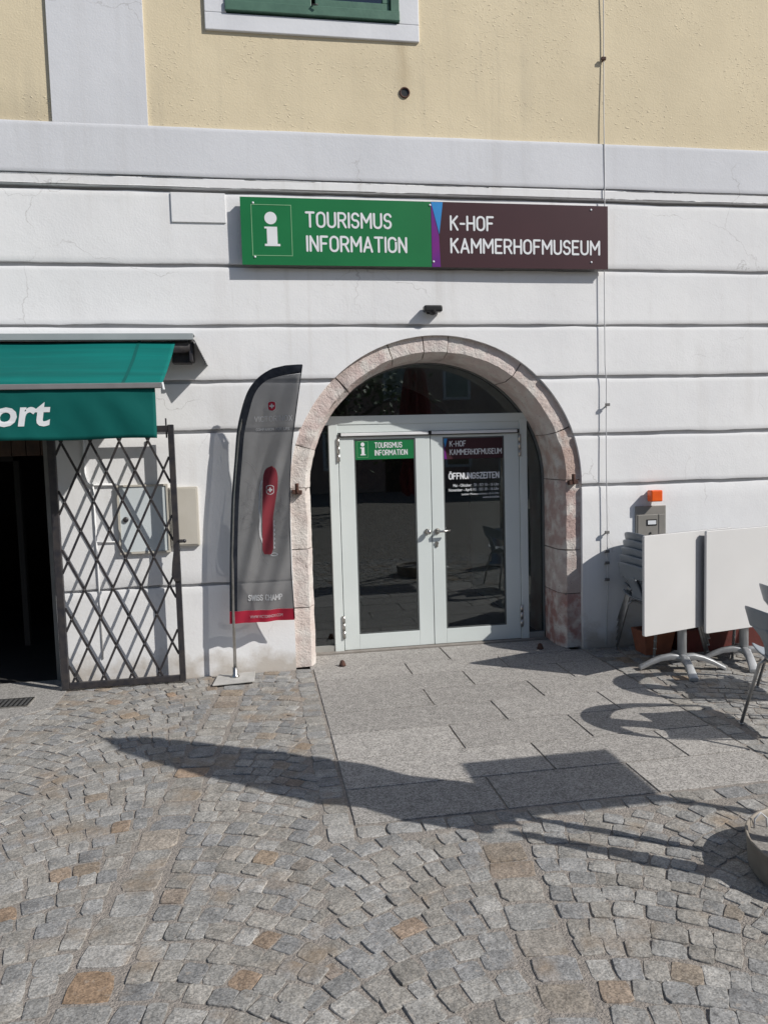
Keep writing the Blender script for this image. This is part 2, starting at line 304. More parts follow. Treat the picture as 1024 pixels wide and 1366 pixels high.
# ------------------------------------------------------------------ helpers
def tag(o, label=None, cat=None, group=None, kind=None):
    for k, v in (('label', label), ('category', cat), ('group', group), ('kind', kind)):
        if v: o[k] = v
    return o
def empty(name, loc=(0, 0, 0), rz=0, **k):
    o = bpy.data.objects.new(name, None); COL.objects.link(o); o.empty_display_size = 0.1
    o.location = loc; o.rotation_euler = (0, 0, rz)
    return tag(o, **k)
def origin_sum(p):
    v = Vector((0, 0, 0))
    while p is not None:
        v += p.location; p = p.parent
    return v
class MB:
    def __init__(s): s.v = []; s.f = []; s.sm = []
    def add(s, verts, faces, smooth=False):
        b = len(s.v); s.v += [tuple(v) for v in verts]
        s.f += [tuple(i + b for i in f) for f in faces]; s.sm += [smooth] * len(faces); return s
    def box(s, x0, x1, y0, y1, z0, z1):
        v = [(x, y, z) for x in (x0, x1) for y in (y0, y1) for z in (z0, z1)]
        return s.add(v, [(0, 1, 3, 2), (4, 6, 7, 5), (0, 4, 5, 1), (2, 3, 7, 6), (0, 2, 6, 4), (1, 5, 7, 3)])
    def prism(s, poly, y0, y1):
        """polygon in XZ (counter-clockwise seen from -Y) extruded from y0 (front) to y1"""
        n = len(poly); v = [(x, y0, z) for x, z in poly] + [(x, y1, z) for x, z in poly]
        f = [tuple(range(n)), tuple(range(2 * n - 1, n - 1, -1))]
        f += [(i, i + n, (i + 1) % n + n, (i + 1) % n) for i in range(n)]
        return s.add(v, f)
    def tube(s, pts, r, n=8, cap=True):
        pts = [Vector(p) for p in pts]; rr = r if isinstance(r, (list, tuple)) else [r] * len(pts)
        vs_, fs = [], []
        up = Vector((0, 0, 1))
        t0 = (pts[1] - pts[0]).normalized()
        if abs(t0.dot(up)) > 0.95: up = Vector((1, 0, 0))
        a = t0.cross(up).normalized()
        for i, p in enumerate(pts):
            t = (pts[min(i + 1, len(pts) - 1)] - pts[max(i - 1, 0)]).normalized()
            a = (a - t * a.dot(t)).normalized(); b = t.cross(a)
            for k in range(n):
                an = 2 * PI * k / n
                vs_.append(p + (a * math.cos(an) + b * math.sin(an)) * rr[i])
        for i in range(len(pts) - 1):
            for k in range(n):
                fs.append((i * n + k, i * n + (k + 1) % n, (i + 1) * n + (k + 1) % n, (i + 1) * n + k))
        s.add(vs_, fs, True)
        if cap:
            m_ = len(pts) - 1; b0 = len(s.v) - len(vs_)
            s.f += [tuple(b0 + k for k in range(n - 1, -1, -1)), tuple(b0 + m_ * n + k for k in range(n))]; s.sm += [False, False]
        return s
    def bar(s, p0, p1, wd, dp, nrm=(0, -1, 0)):
        """flat bar from p0 to p1, wd across, dp along nrm"""
        p0, p1 = Vector(p0), Vector(p1); nr = Vector(nrm).normalized(); t = (p1 - p0).normalized(); a = t.cross(nr).normalized()
        v = []
        for p in (p0, p1):
            for sa, sb in ((-1, -1), (1, -1), (1, 1), (-1, 1)): v.append(p + a * sa * wd / 2 + nr * sb * dp / 2)
        return s.add(v, [(3, 2, 1, 0), (4, 5, 6, 7)] + [(k, (k + 1) % 4, (k + 1) % 4 + 4, k + 4) for k in range(4)])
    def lathe(s, prof, c=(0, 0, 0), n=24):
        v, f = [], []
        for r, z in prof:
            for k in range(n): v.append((c[0] + r * math.cos(2 * PI * k / n), c[1] + r * math.sin(2 * PI * k / n), c[2] + z))
        for i in range(len(prof) - 1):
            for k in range(n): f.append((i * n + k, i * n + (k + 1) % n, (i + 1) * n + (k + 1) % n, (i + 1) * n + k))
        return s.add(v, f, True)
    def grid(s, fn, nu, nv, smooth=True):
        v = [fn(i / nu, j / nv) for i in range(nu + 1) for j in range(nv + 1)]
        f = [(i * (nv + 1) + j, (i + 1) * (nv + 1) + j, (i + 1) * (nv + 1) + j + 1, i * (nv + 1) + j + 1) for i in range(nu) for j in range(nv)]
        return s.add(v, f, smooth)
    def ball(s, c, r, n=10, sq=(1, 1, 1)):
        return s.grid(lambda u, v: (c[0] + sq[0] * r * math.sin(PI * v) * math.cos(2 * PI * u), c[1] + sq[1] * r * math.sin(PI * v) * math.sin(2 * PI * u), c[2] - sq[2] * r * math.cos(PI * v)), n, n // 2)
    def build(s, name, mat, parent=None, bevel=0, solid=0, subsurf=0, seg=2, local=False, colour=None):
        me = bpy.data.meshes.new(name); me.from_pydata(s.v, [], s.f)
        me.polygons.foreach_set('use_smooth', s.sm); me.materials.append(mat); me.validate(); me.update()
        if colour is not None:
            ca = me.color_attributes.new('stone_colour', 'FLOAT_COLOR', 'POINT')
            ca.data.foreach_set('color', list((*colour, 1.0)) * len(me.vertices))
        o = bpy.data.objects.new(name, me); COL.objects.link(o)
        if parent is not None:
            o.parent = parent
            if not local: o.location = -origin_sum(parent)
        if solid: md = o.modifiers.new('solid', 'SOLIDIFY'); md.thickness = solid; md.offset = 0
        if subsurf: md = o.modifiers.new('sub', 'SUBSURF'); md.levels = md.render_levels = subsurf
        if bevel: md = o.modifiers.new('bevel', 'BEVEL'); md.width = bevel; md.segments = seg; md.limit_method = 'ANGLE'; md.harden_normals = False
        return o
def clone(o, parent=None):
    c = o.copy(); COL.objects.link(c); c.parent = parent
    for ch in o.children: clone(ch, c)
    return c

# stroke lettering (rounded condensed capitals), each glyph: width, strokes in a 1-high box
def arc(cx, cz, rx, rz, a0, a1, n=8): return [(cx + rx * math.cos(math.radians(a0 + (a1 - a0) * i / n)), cz + rz * math.sin(math.radians(a0 + (a1 - a0) * i / n))) for i in range(n + 1)]
def stad(w_): r = w_ / 2; return arc(r, 1 - r, r, r, 0, 180) + arc(r, r, r, r, 180, 360) + [(w_, 1 - r)]
GL = {
 'T': (.56, [[(0, 1), (.56, 1)], [(.28, 1), (.28, 0)]]),
 'O': (.56, [stad(.56)]),
 'U': (.54, [[(0, 1), (0, .27)] + arc(.27, .27, .27, .27, 180, 360) + [(.54, 1)]]),
 'R': (.54, [[(0, 0), (0, 1), (.28, 1)] + arc(.28, .74, .25, .26, 90, -90) + [(0, .48)], [(.28, .48), (.54, 0)]]),
 'I': (.0, [[(0, 0), (0, 1)]]),
 'S': (.48, [arc(.25, .75, .24, .25, 20, 180, 7) + arc(.27, .73, .26, .24, 190, 250, 3) + arc(.23, .27, .25, .25, 70, -20, 5) + arc(.23, .25, .24, .25, -30, -165, 6)]),
 'M': (.70, [[(0, 0), (0, 1), (.35, .38), (.70, 1), (.70, 0)]]),
 'N': (.54, [[(0, 0), (0, 1), (.54, 0), (.54, 1)]]),
 'F': (.46, [[(0, 0), (0, 1), (.46, 1)], [(0, .52), (.38, .52)]]),
 'E': (.46, [[(.46, 0), (0, 0), (0, 1), (.46, 1)], [(0, .52), (.38, .52)]]),
 'A': (.60, [[(0, 0), (.30, 1), (.60, 0)], [(.1, .3), (.5, .3)]]),
 'K': (.52, [[(0, 0), (0, 1)], [(.5, 1), (.03, .48)], [(.16, .62), (.52, 0)]]),
 'H': (.54, [[(0, 0), (0, 1)], [(.54, 0), (.54, 1)], [(0, .5), (.54, .5)]]),
 'Z': (.48, [[(0, 1), (.48, 1), (0, 0), (.48, 0)]]),
 'G': (.54, [arc(.27, .73, .27, .27, 20, 180, 7) + arc(.27, .27, .27, .27, 180, 360, 8) + [(.54, .48), (.30, .48)]]),
 'C': (.50, [arc(.27, .73, .27, .27, 20, 180, 7) + arc(.27, .27, .27, .27, 180, 340, 8)]),
 'V': (.58, [[(0, 1), (.29, 0), (.58, 1)]]),
 'X': (.54, [[(0, 1), (.54, 0)], [(0, 0), (.54, 1)]]),
 'W': (.86, [[(0, 1), (.2, 0), (.43, .9), (.66, 0), (.86, 1)]]),
 'P': (.52, [[(0, 0), (0, 1), (.27, 1)] + arc(.27, .73, .25, .27, 90, -90) + [(0, .46)]]),
 'L': (.44, [[(0, 1), (0, 0), (.44, 0)]]),
 'Ö': (.56, [stad(.56), [(.16, 1.24), (.16, 1.25)], [(.40, 1.24), (.40, 1.25)]]),
 '-': (.30, [[(0, .45), (.30, .45)]]),
 '.': (.0, [[(0, 0), (0, .01)]]),
 ' ': (.25, []),
}
def strokes(text, x, z, h, width, y, sw=.14, fn=None, mb=None, gap=.24):
    """flat rounded strokes facing -Y; text starts at x, baseline z, cap height h, total width"""
    nat = sum(GL[c][0] for c in text) + gap * (len(text) - 1)
    hh = h * (1 - sw); sx = (width - sw * h) / nat
    mb = mb or MB(); cx = x + sw * h / 2; k = 0; r = sw * h / 2
    for c in text:
        gw, st = GL[c]
        for line in st:
            pts = [(cx + px * sx, z + r + pz * hh) for px, pz in line]
            for i, (px, pz) in enumerate(pts):
                k += 1; yy = y - 0.00012 * (k % 9)
                v = [(px + r * math.cos(2 * PI * q / 10), yy, pz + r * math.sin(2 * PI * q / 10)) for q in range(10)]
                if fn: v = [fn(*q) for q in v]
                mb.add(v, [tuple(range(10))])
                if i:
                    (qx, qz) = pts[i - 1]; d = Vector((px - qx, pz - qz))
                    if d.length < 1e-6: continue
                    nrm = Vector((-d.y, d.x)).normalized() * r; yy -= 0.00006
                    v = [(qx - nrm.x, yy, qz - nrm.y), (px - nrm.x, yy, pz - nrm.y), (px + nrm.x, yy, pz + nrm.y), (qx + nrm.x, yy, qz + nrm.y)]
                    if fn: v = [fn(*q) for q in v]
                    mb.add(v, [(0, 1, 2, 3)])
        cx += (gw + gap) * sx
    return mb
def typed(text, x, z, h, width, y, fn=None, shear=0.0, bold=0.0, right=False):
    """built-in font lettering as flat mesh facing -Y; h = cap height"""
    cu = bpy.data.curves.new('t', 'FONT'); cu.body = text; cu.size = 1.0; cu.shear = shear; cu.offset = bold; cu.resolution_u = 3
    ob = bpy.data.objects.new('t', cu); COL.objects.link(ob)
    dg = bpy.context.evaluated_depsgraph_get(); dg.update()
    me = bpy.data.meshes.new_from_object(ob.evaluated_get(dg))
    bpy.data.objects.remove(ob); 
    xs = [v.co.x for v in me.vertices]; 
    x0, x1 = min(xs), max(xs); s = width / (x1 - x0); sz = h / 0.73
    mb = MB(); v = [(x + (p.co.x - x0) * s, y, z + p.co.y * sz) for p in me.vertices]
    if fn: v = [fn(*q) for q in v]
    mb.add(v, [tuple(p.vertices) for p in me.polygons])
    bpy.data.meshes.remove(me)
    return mb

# ------------------------------------------------------------------ facade
YW = 6.13                                   # front plane of the white plaster
CX, ZC, RO = 1.494, 1.45, 1.242             # arch centre, springing, plaster radius
bld = empty('town_building', (1.5, 6.5, 0), label='old building with white banded ground floor and yellow upper wall', cat='building')
def arcx(z, r, side):
    if z <= ZC: return CX + side * r
    q = r * r - (z - ZC) ** 2
    return CX + side * math.sqrt(q) if q > 0 else CX
def course(name, z0, z1, xl, xr, y0, y1, mat, wob=0.010, nx=40, seed=0, chip=0.0):
    """one plaster course; xl / xr are numbers or functions of z; its lips wander a little"""
    fl = xl if callable(xl) else (lambda z: xl); fr = xr if callable(xr) else (lambda z: xr)
    zs = [z0, z0 + 0.012] + [z0 + (z1 - z0) * i / 12 for i in range(1, 12)] + [z1 - 0.012, z1]
    zt = ZC + RO
    if z0 < zt < z1 and (callable(xl) or callable(xr)): zs = sorted(zs + [zt - .03, zt - .012, zt - .004, zt - .001, zt, zt + .004, zt + .008, zt + .0125])
    rows = []
    for j, z in enumerate(zs):
        row = []
        for i in range(nx + 1):
            a, b = fl(z), fr(z); x = a + (b - a) * i / nx
            dz = 0
            if wob and j in (0, 1): dz = wob * noise.noise((x * 2.1, seed * 7.3, 1.7)) + wob * .45 * noise.noise((x * 11, seed * 3.3, 5)) + .012 * max(0, noise.noise((x * 7, seed * 2.2, 8)) - .45) - chip * max(0, noise.noise((x * 6, seed, 9)) - .45) * -1
            if wob and j in (len(zs) - 1, len(zs) - 2): dz = wob * noise.noise((x * 2.1, seed * 5.1, 11.7)) + wob * .5 * noise.noise((x * 12, seed * 4.4, 3))
            edge = 0.004 if wob and j in (0, len(zs) - 1) else 0
            yy = y0 + edge + 0.004 * noise.noise((x * .9, z * 1.1, seed))
            row.append((x, yy, z + dz))
        rows.append(row)
    mb = MB(); nz_ = len(zs)
    v = [p for r_ in rows for p in r_]; n1 = nx + 1
    f = [(j * n1 + i, j * n1 + i + 1, (j + 1) * n1 + i + 1, (j + 1) * n1 + i) for j in range(nz_ - 1) for i in range(nx)]
    mb.add(v, f, True)
    ring = [(0, i) for i in range(n1)] + [(j, nx) for j in range(1, nz_)] + [(nz_ - 1, i) for i in range(nx - 1, -1, -1)] + [(j, 0) for j in range(nz_ - 2, 0, -1)]
    fr_ = [rows[j][i] for j, i in ring]; bk = [(p[0], y1, p[2]) for p in fr_]; n = len(ring)
    mb.add(fr_ + bk, [(i, i + n, (i + 1) % n + n, (i + 1) % n) for i in range(n)])
    return mb.build(name, mat, bld)
XL, XR, SHOPX, SHOPT = -5.0, 8.0, -1.565, 2.20
la, ra = (lambda z: arcx(z, RO, -1)), (lambda z: arcx(z, RO, 1))
g = 0.016
# courses above the arch, whole width
course('plaster_course', 3.226 + g, 3.777 - .004, XL, XR, YW, 6.30, WHITE, nx=120, seed=1)
course('plaster_course', 2.767 + g, 3.226 - g, XL, XR, YW, 6.30, WHITE, nx=120, seed=2)
course('plaster_course', 2.340 + g, 2.767 - g + .004, XL, la, YW, 6.30, WHITE, nx=60, seed=3)
course('plaster_course', 2.340 + g, 2.767 - g + .004, ra, XR, YW, 6.30, WHITE, nx=60, seed=3)
for a, b, s in ((1.951, 2.340, 4), (0.735, 1.951, 5)):
    x0 = (lambda z: XL if z > SHOPT else SHOPX) if b > SHOPT else SHOPX
    if b > SHOPT:
        course('plaster_course', SHOPT, b - g, XL, SHOPX, YW, 6.30, WHITE, nx=20, seed=s, wob=0.002)
    course('plaster_course', a + g, b - g, SHOPX, la, YW, 6.30, WHITE, nx=40, seed=s)
course('plaster_course', -0.05, 0.735 - .006, SHOPX, la, YW - .006, 6.30, WHITE, nx=40, seed=6)
course('plaster_course', -0.05, 2.3, XL, -3.3, YW, 6.30, WHITE, nx=10, seed=6)
for a, b, s in ((1.854, 2.340, 7), (1.419, 1.854, 8)):
    course('plaster_course', a + g, b - g, ra, XR, YW, 6.30, WHITE, nx=60, seed=s)
course('plaster_course', -0.05, 1.419 - g, ra, XR, YW, 6.30, WHITE, nx=60, seed=9)
# backing seen in the grooves
GY = 6.158
course('groove_backing', 2.2, 4.3, XL, lambda z: arcx(z, RO + .012, -1), GY, 6.4, GROOVE, wob=0, nx=10)
course('groove_backing', 0, 2.2, SHOPX + .004, lambda z: arcx(z, RO + .012, -1), GY, 6.4, GROOVE, wob=0, nx=10)
course('groove_backing', 0, 4.3, lambda z: arcx(z, RO + .012, 1), XR, GY, 6.4, GROOVE, wob=0, nx=10)
# moulded band: strip and wide band, each a little prouder
course('moulding_strip', 3.795, 3.880 - .004, XL, XR, YW - .024, 6.30, WHITE, nx=120, seed=11, wob=.005)
course('cornice_band', 3.880, 4.240, XL, XR, YW - .036, 6.30, BANDW, nx=120, seed=12, wob=.004)
# yellow roughcast fields, window casing
WZ0, WX0, WX1 = 4.959, -0.251, 1.395
course('yellow_field', 4.240, 7.6, XL, -1.375, YW - .012, 6.30, YEL, wob=.005, nx=30, seed=14)
course('yellow_field', 4.236, WZ0, -0.700, XR, YW - .012, 6.30, YEL, wob=.0, nx=90, seed=15)
course('yellow_field', WZ0, 7.6, -0.700, WX0 + .01, YW - .012, 6.30, YEL, wob=.0, nx=10, seed=15)
course('yellow_field', WZ0, 7.6, WX1 - .01, XR, YW - .012, 6.30, YEL, wob=.0, nx=60, seed=15)
course('yellow_field', 7.0, 7.6, WX0, WX1, YW - .012, 6.30, YEL, wob=.0, nx=10, seed=15)
course('pilaster', 4.236, 7.6, -1.378, -0.700, YW - .032, 6.30, BANDW, wob=.0, nx=12, seed=16)
win = MB()
for x0, x1, z0, z1 in ((WX0, WX1, WZ0, 5.085), (WX0, -0.09, 5.085, 6.9), (1.235, WX1, 5.085, 6.9), (WX0, WX1, 6.9, 7.05)):
    win.box(x0, x1, YW - .034, 6.30, z0, z1)
wo_ = win.build('window', PAINTW, bld, bevel=.006)
f = MB()
f.box(-.098, 1.24, 6.075, 6.20, 5.098, 5.17); f.box(-.098, -.03, 6.085, 6.2, 5.17, 6.89); f.box(1.17, 1.24, 6.085, 6.2, 5.17, 6.89); f.box(-.098, 1.24, 6.085, 6.2, 6.82, 6.89)
f.build('window_frame', WINGREEN, wo_, bevel=.005)
for x0, x1 in ((-.025, .555), (.585, 1.165)):
    f = MB(); f.box(x0, x1, 6.105, 6.15, 5.178, 5.235); f.box(x0, x0 + .055, 6.105, 6.15, 5.235, 6.81); f.box(x1 - .055, x1, 6.105, 6.15, 5.235, 6.81); f.box(x0 + .055, x1 - .055, 6.105, 6.15, 6.75, 6.81)
    f.build('window_sash', WINGREEN, wo_, bevel=.004)
    f = MB(); f.box(x0 + .05, x1 - .05, 6.128, 6.134, 5.23, 6.76); f.build('window_pane', WGLASS, wo_)
f = MB(); f.box(.52, .62, 6.098, 6.112, 5.16, 5.18); f.tube([(.56, 6.10, 5.17), (.56, 6.06, 5.165), (.60, 6.05, 5.163)], .006); f.build('window_latch', BLACKM, wo_)
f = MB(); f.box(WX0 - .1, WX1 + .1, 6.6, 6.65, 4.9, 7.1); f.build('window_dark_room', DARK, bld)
# eaves and roof above the picture
f = MB(); f.box(XL, XR, 5.8, 6.5, 7.6, 7.75); f.build('eaves', PAINTW, bld, bevel=.02)
f = MB(); f.add([(XL - .2, 5.65, 7.75), (XR + .2, 5.65, 7.75), (XR + .2, 10.6, 11), (XL - .2, 10.6, 11), (XL - .2, 15, 7.75), (XR + .2, 15, 7.75)], [(0, 1, 2, 3), (3, 2, 5, 4), (0, 3, 4), (1, 5, 2)]); f.build('roof', ROOFT, bld)
f = MB(); f.box(XL, XL + .2, 6.3, 14.8, 0, 7.7); f.box(XR - .2, XR, 6.3, 14.8, 0, 7.7); f.box(XL, XR, 14.6, 14.8, 0, 7.7); f.build('rear_wall', YEL, bld)

# ------------------------------------------------------------------ stone arch
JY, FW, CH = YW + .036, 0.128, 0.056        # face plane, face width, chamfer
RI = RO - FW - CH + .012                    # inner radius of the opening
prof = [(RO + .012, JY), (RO - .05, JY - .004), (RO - FW, JY), (RO - FW - .006, JY + .012), (RI + .012, JY + .075), (RI, JY + .095), (RI, 6.56)]
def arch_path(s):
    """s in metres along the arch from left foot to right foot at unit radius frame: returns point fn(radius)->(x,z)"""
    if s < ZC: return lambda r: (CX - r, s)
    L = PI * 1.15
    if s < ZC + L:
        a = PI - (s - ZC) / 1.15
        return lambda r: (CX + r * math.cos(a), ZC + r * math.sin(a))
    z = ZC - (s - ZC - L)
    return lambda r: (CX + r, z)
LT = 2 * ZC + PI * 1.15
cuts = [0, .50, .98, ZC + .03, ZC + .36, ZC + .95, ZC + 1.42, ZC + 1.70, ZC + 1.90, ZC + 2.52, ZC + 3.16, LT - ZC - .02, LT - .86, LT - .48, LT]
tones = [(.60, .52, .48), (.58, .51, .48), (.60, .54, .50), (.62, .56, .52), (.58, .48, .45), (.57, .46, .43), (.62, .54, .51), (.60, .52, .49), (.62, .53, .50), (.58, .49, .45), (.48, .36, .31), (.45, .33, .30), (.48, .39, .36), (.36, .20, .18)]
for ci in range(len(cuts) - 1):
    a, b = cuts[ci], cuts[ci + 1]; gapj = .0042
    n = max(5, int((b - a) / .035)); mb = MB(); vv = []
    tilt = rnd.uniform(-.03, .03); off = rnd.uniform(-.003, .003)
    for i in range(n + 1):
        s0 = a + gapj + (b - a - 2 * gapj) * i / n
        for k, (r_, y_) in enumerate(prof):
            s_ = min(max(s0 + (tilt * (r_ - RO + .1) if i in (0, n) and 0 < s0 < LT - .01 else 0), 0.0), LT)
            p = arch_path(s_)(r_)
            q = Vector((p[0], y_, p[1])); e = noise.noise_vector(q * 6.0 + Vector((ci * 3.1, 0, 0))) * .005 + noise.noise_vector(q * 21.0) * .004
            if k in (2, 3): e *= 1.9
            if k == 0 or k == len(prof) - 1: e *= .2
            e.z *= .6
            endc = .002 if i in (0, n) else 0
            vv.append((q.x + e.x, q.y + e.y + off + (endc if k < 6 else 0), max(-.02, q.z + e.z)))
    m_ = len(prof)
    for ka, kb in ((0, 2), (2, 4), (4, m_ - 1)):
        w_ = kb - ka + 1; sub = [vv[i * m_ + k] for i in range(n + 1) for k in range(ka, kb + 1)]
        mb.add(sub, [(i * w_ + k, (i + 1) * w_ + k, (i + 1) * w_ + k + 1, i * w_ + k + 1) for i in range(n) for k in range(w_ - 1)], True)
    for i in (0, n):      # end caps
        base = [vv[i * m_ + k] for k in range(m_)]; p = arch_path(a if i == 0 else b)(RO + .012); base.append((p[0], 6.56, p[1]))
        mb.add(base, [tuple(range(m_ + 1)) if i == 0 else tuple(range(m_, -1, -1))])
    o = mb.build('arch_stone', MARBLE, bld, colour=tones[ci])
# mortar behind the joints
mb = MB(); N_ = 90; vv = []
for i in range(N_ + 1):
    s_ = LT * i / N_
    for r_, y_ in ((RO + .02, JY + .012), (RO - FW, JY + .012), (RI + .012, JY + .09), (RI + .008, 6.555)):
        p = arch_path(s_)(r_); vv.append((p[0], y_, p[1]))
mb.add(vv, [(i * 4 + k, (i + 1) * 4 + k, (i + 1) * 4 + k + 1, i * 4 + k + 1) for i in range(N_) for k in range(3)], True)
mb.build('arch_mortar', M('old_mortar', (.22, .19, .17), (.15, .13, .12), 20, .95, .003, 60), bld)
# rusty hinge pins set in the stone
for x, sx in ((0.30, 1), (2.665, -1)):
    f = MB(); f.bar((x - sx * .03, JY - .03, 1.455), (x + sx * .05, JY - .03, 1.445), .035, .05); f.tube([(x + sx * .01, JY - .045, 1.44), (x + sx * .01, JY - .05, 1.52)], .016, 10)
    f.build('hinge_pin', RUST, bld, bevel=.003)

# ------------------------------------------------------------------ entrance door
DY = 6.575
fr = MB()
fr.box(.618, .697, DY - .02, DY + .07, .0, 2.0)            # left post
fr.box(2.334, 2.405, DY - .02, DY + .07, .0, 2.02)         # right post
fr.box(.618 - .12, 2.52, DY - .016, DY + .068, 1.995, 2.07)      # transom
fr.box(.697, 2.334, DY - .010, DY + .06, 1.925, 1.995)     # head rail
dframe = fr.build('door_frame', DOORW, bld, bevel=.004)
# outer curved frame strip in dark grey
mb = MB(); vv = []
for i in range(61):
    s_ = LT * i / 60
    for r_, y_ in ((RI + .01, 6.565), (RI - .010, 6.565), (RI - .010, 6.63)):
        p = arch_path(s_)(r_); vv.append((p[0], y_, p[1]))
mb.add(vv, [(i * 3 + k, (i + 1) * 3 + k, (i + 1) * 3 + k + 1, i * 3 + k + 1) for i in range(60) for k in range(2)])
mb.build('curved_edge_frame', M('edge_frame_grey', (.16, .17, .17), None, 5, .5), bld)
# transom and side lights
def arch_poly(zlo, r, n=30):
    a0 = math.asin((zlo - ZC) / r)
    return [(CX + r * math.cos(a0 + (PI - 2 * a0) * i / n), ZC + r * math.sin(a0 + (PI - 2 * a0) * i / n)) for i in range(n + 1)]
RG = RI - .005
pl = arch_poly(2.05, RG); f = MB(); f.prism(pl, DY + .020, DY + .026); f.build('transom_pane', GLASS, bld)
for sd in (-1, 1):
    pts = []
    for i in range(13):
        z = 0.06 + (2.03 - .06) * i / 12
        pts.append((arcx(z, RG, sd), z))
    xin = .66 if sd < 0 else 2.37
    pts = [(x, z) for x, z in pts if (x < xin if sd < 0 else x > xin)]
    poly = ([(xin, pts[0][1])] + [(xin, pts[-1][1])] + pts[::-1]) if sd < 0 else ([(xin, pts[-1][1]), (xin, pts[0][1])] + pts)
    f = MB(); f.prism(poly, DY + .020, DY + .026); f.build('sidelight_pane', GLASS, bld)
    f = MB(); x0, x1 = (.42, .63) if sd < 0 else (2.40, 2.57); f.box(x0, x1, DY - .01, DY + .05, 0, .06); f.build('sidelight_sill', M('grey_sill', (.33, .33, .31), None, 6, .7), bld)
leafs = []
for sd, x0, x1 in ((-1, .703, 1.511), (1, 1.517, 2.330)):
    gx0, gx1 = (.836, 1.380) if sd < 0 else (1.628, 2.192)
    z0, z1, gz0, gz1 = .015, 1.920, .148, 1.868
    f = MB(); a, b = DY - .014, DY + .046
    f.box(x0, gx0, a, b, z0, z1); f.box(gx1, x1, a, b, z0, z1); f.box(gx0, gx1, a, b, z0, gz0); f.box(gx0, gx1, a, b, gz1, z1)
    leaf = f.build('door_leaf', DOORW, bld, bevel=.003)
    f = MB(); e = .012
    f.box(gx0, gx0 + e, a + .004, b - .012, gz0, gz1); f.box(gx1 - e, gx1, a + .004, b - .012, gz0, gz1); f.box(gx0 + e, gx1 - e, a + .004, b - .012, gz0, gz0 + e); f.box(gx0 + e, gx1 - e, a + .004, b - .012, gz1 - e, gz1)
    f.build('glazing_bead', M('dark_gasket', (.10, .11, .11), None, 5, .6), leaf)
    f = MB(); f.box(gx0 + .004, gx1 - .004, DY - .004, DY + .004, gz0 + .004, gz1 - .004); f.build('pane', GLASS, leaf)
    hx = .700 if sd < 0 else 2.332
    for hz in (1.78, .225):
        f = MB(); f.tube([(hx, DY - .026, hz - .10), (hx, DY - .026, hz - .034)], .013, 10); f.tube([(hx, DY - .026, hz - .031), (hx, DY - .026, hz + .034)], .013, 10); f.tube([(hx, DY - .026, hz + .037), (hx, DY - .026, hz + .10)], .013, 10)
        f.build('hinge', STEEL, leaf)
    # round rose + bent lever
    lx = 1.470 if sd < 0 else 1.560
    f = MB(); f.tube([(lx, DY - .014, 1.036), (lx, DY - .024, 1.036)], .026, 16)
    if sd < 0: f.ball((lx + .005, DY - .055, 1.036), .024, 12); f.tube([(lx, DY - .02, 1.036), (lx, DY - .05, 1.036)], .011)
    else: f.tube([(lx, DY - .02, 1.036), (lx, DY - .06, 1.036), (lx + .02, DY - .072, 1.037), (lx + .105, DY - .072, 1.04)], .011, 10)
    f.build('handle', STEEL, leaf)
    if sd > 0:
        f = MB(); f.tube([(1.552, DY - .014, .928), (1.552, DY - .024, .928)], .017, 12); f.tube([(1.552, DY - .014, .905), (1.552, DY - .022, .905)], .013, 12); f.build('lock_cylinder', STEEL, leaf)
    # slide rail of the closer
    c0, c1 = (.722, 1.497) if sd < 0 else (1.522, 2.312)
    f = MB(); f.box(c0, c1, DY - .034, DY - .018, 1.896, 1.922); f.build('closer_rail', M('closer_white', (.80, .81, .82), None, 5, .3), leaf, bevel=.004)
    f = MB(); f.box(c0 - .014, c0, DY - .036, DY - .016, 1.890, 1.926); f.box(c1, c1 + .014, DY - .036, DY - .016, 1.890, 1.926); f.box(c0, c1, DY - .032, DY - .018, 1.888, 1.8955); f.build('closer_end', BLACKP, leaf)
    leafs.append(leaf)
# stickers and print on the glass
yS = DY - .0055
f = MB(); f.box(.838, 1.378, yS - .002, yS, 1.690, 1.866); stg = f.build('green_sticker', GREEN, leafs[0])
yL = yS - .0028
strokes('TOURISMUS', 1.018, 1.787, .050, .245, yL, .13).build('lettering_line', LETTER, leafs[0]); strokes('INFORMATION', 1.018, 1.722, .050, .292, yL, .13).build('lettering_line', LETTER, leafs[0])
mb = MB()
mb.add([(.914 + .017 * math.cos(t * PI / 8), yL, 1.822 + .018 * math.sin(t * PI / 8)) for t in range(16)], [tuple(range(16))])
mb.add([(x, yL, z) for x, z in ((.893, 1.797), (.929, 1.797), (.929, 1.737), (.938, 1.737), (.938, 1.728), (.893, 1.728), (.893, 1.737), (.903, 1.737), (.903, 1.788), (.893, 1.788))][::-1], [tuple(range(10))])
mb.build('sticker_symbol', LETTER, leafs[0])
f = MB()
for x0, x1, z0, z1 in ((.865, .962, 1.846, 1.8485), (.865, .962, 1.709, 1.7115), (.865, .8675, 1.7115, 1.846), (.9595, .962, 1.7115, 1.846)): f.box(x0, x1, yL - .0002, yL + .001, z0, z1)
f.build('sticker_border', PALEGREEN, leafs[0])
f = MB(); f.box(1.630, 2.190, yS - .002, yS, 1.672, 1.866); f.build('maroon_sticker', MAROON, leafs[1])
f = MB(); f.prism([(1.632, 1.864), (1.652, 1.775), (1.672, 1.864)], yL, yL + .0006); f.build('sticker_blue_wedge', BLUE, leafs[1])
f = MB(); f.prism([(1.632, 1.862), (1.632, 1.674), (1.664, 1.674)], yL + .0003, yL + .0007); f.build('sticker_purple_wedge', PURPLE, leafs[1])
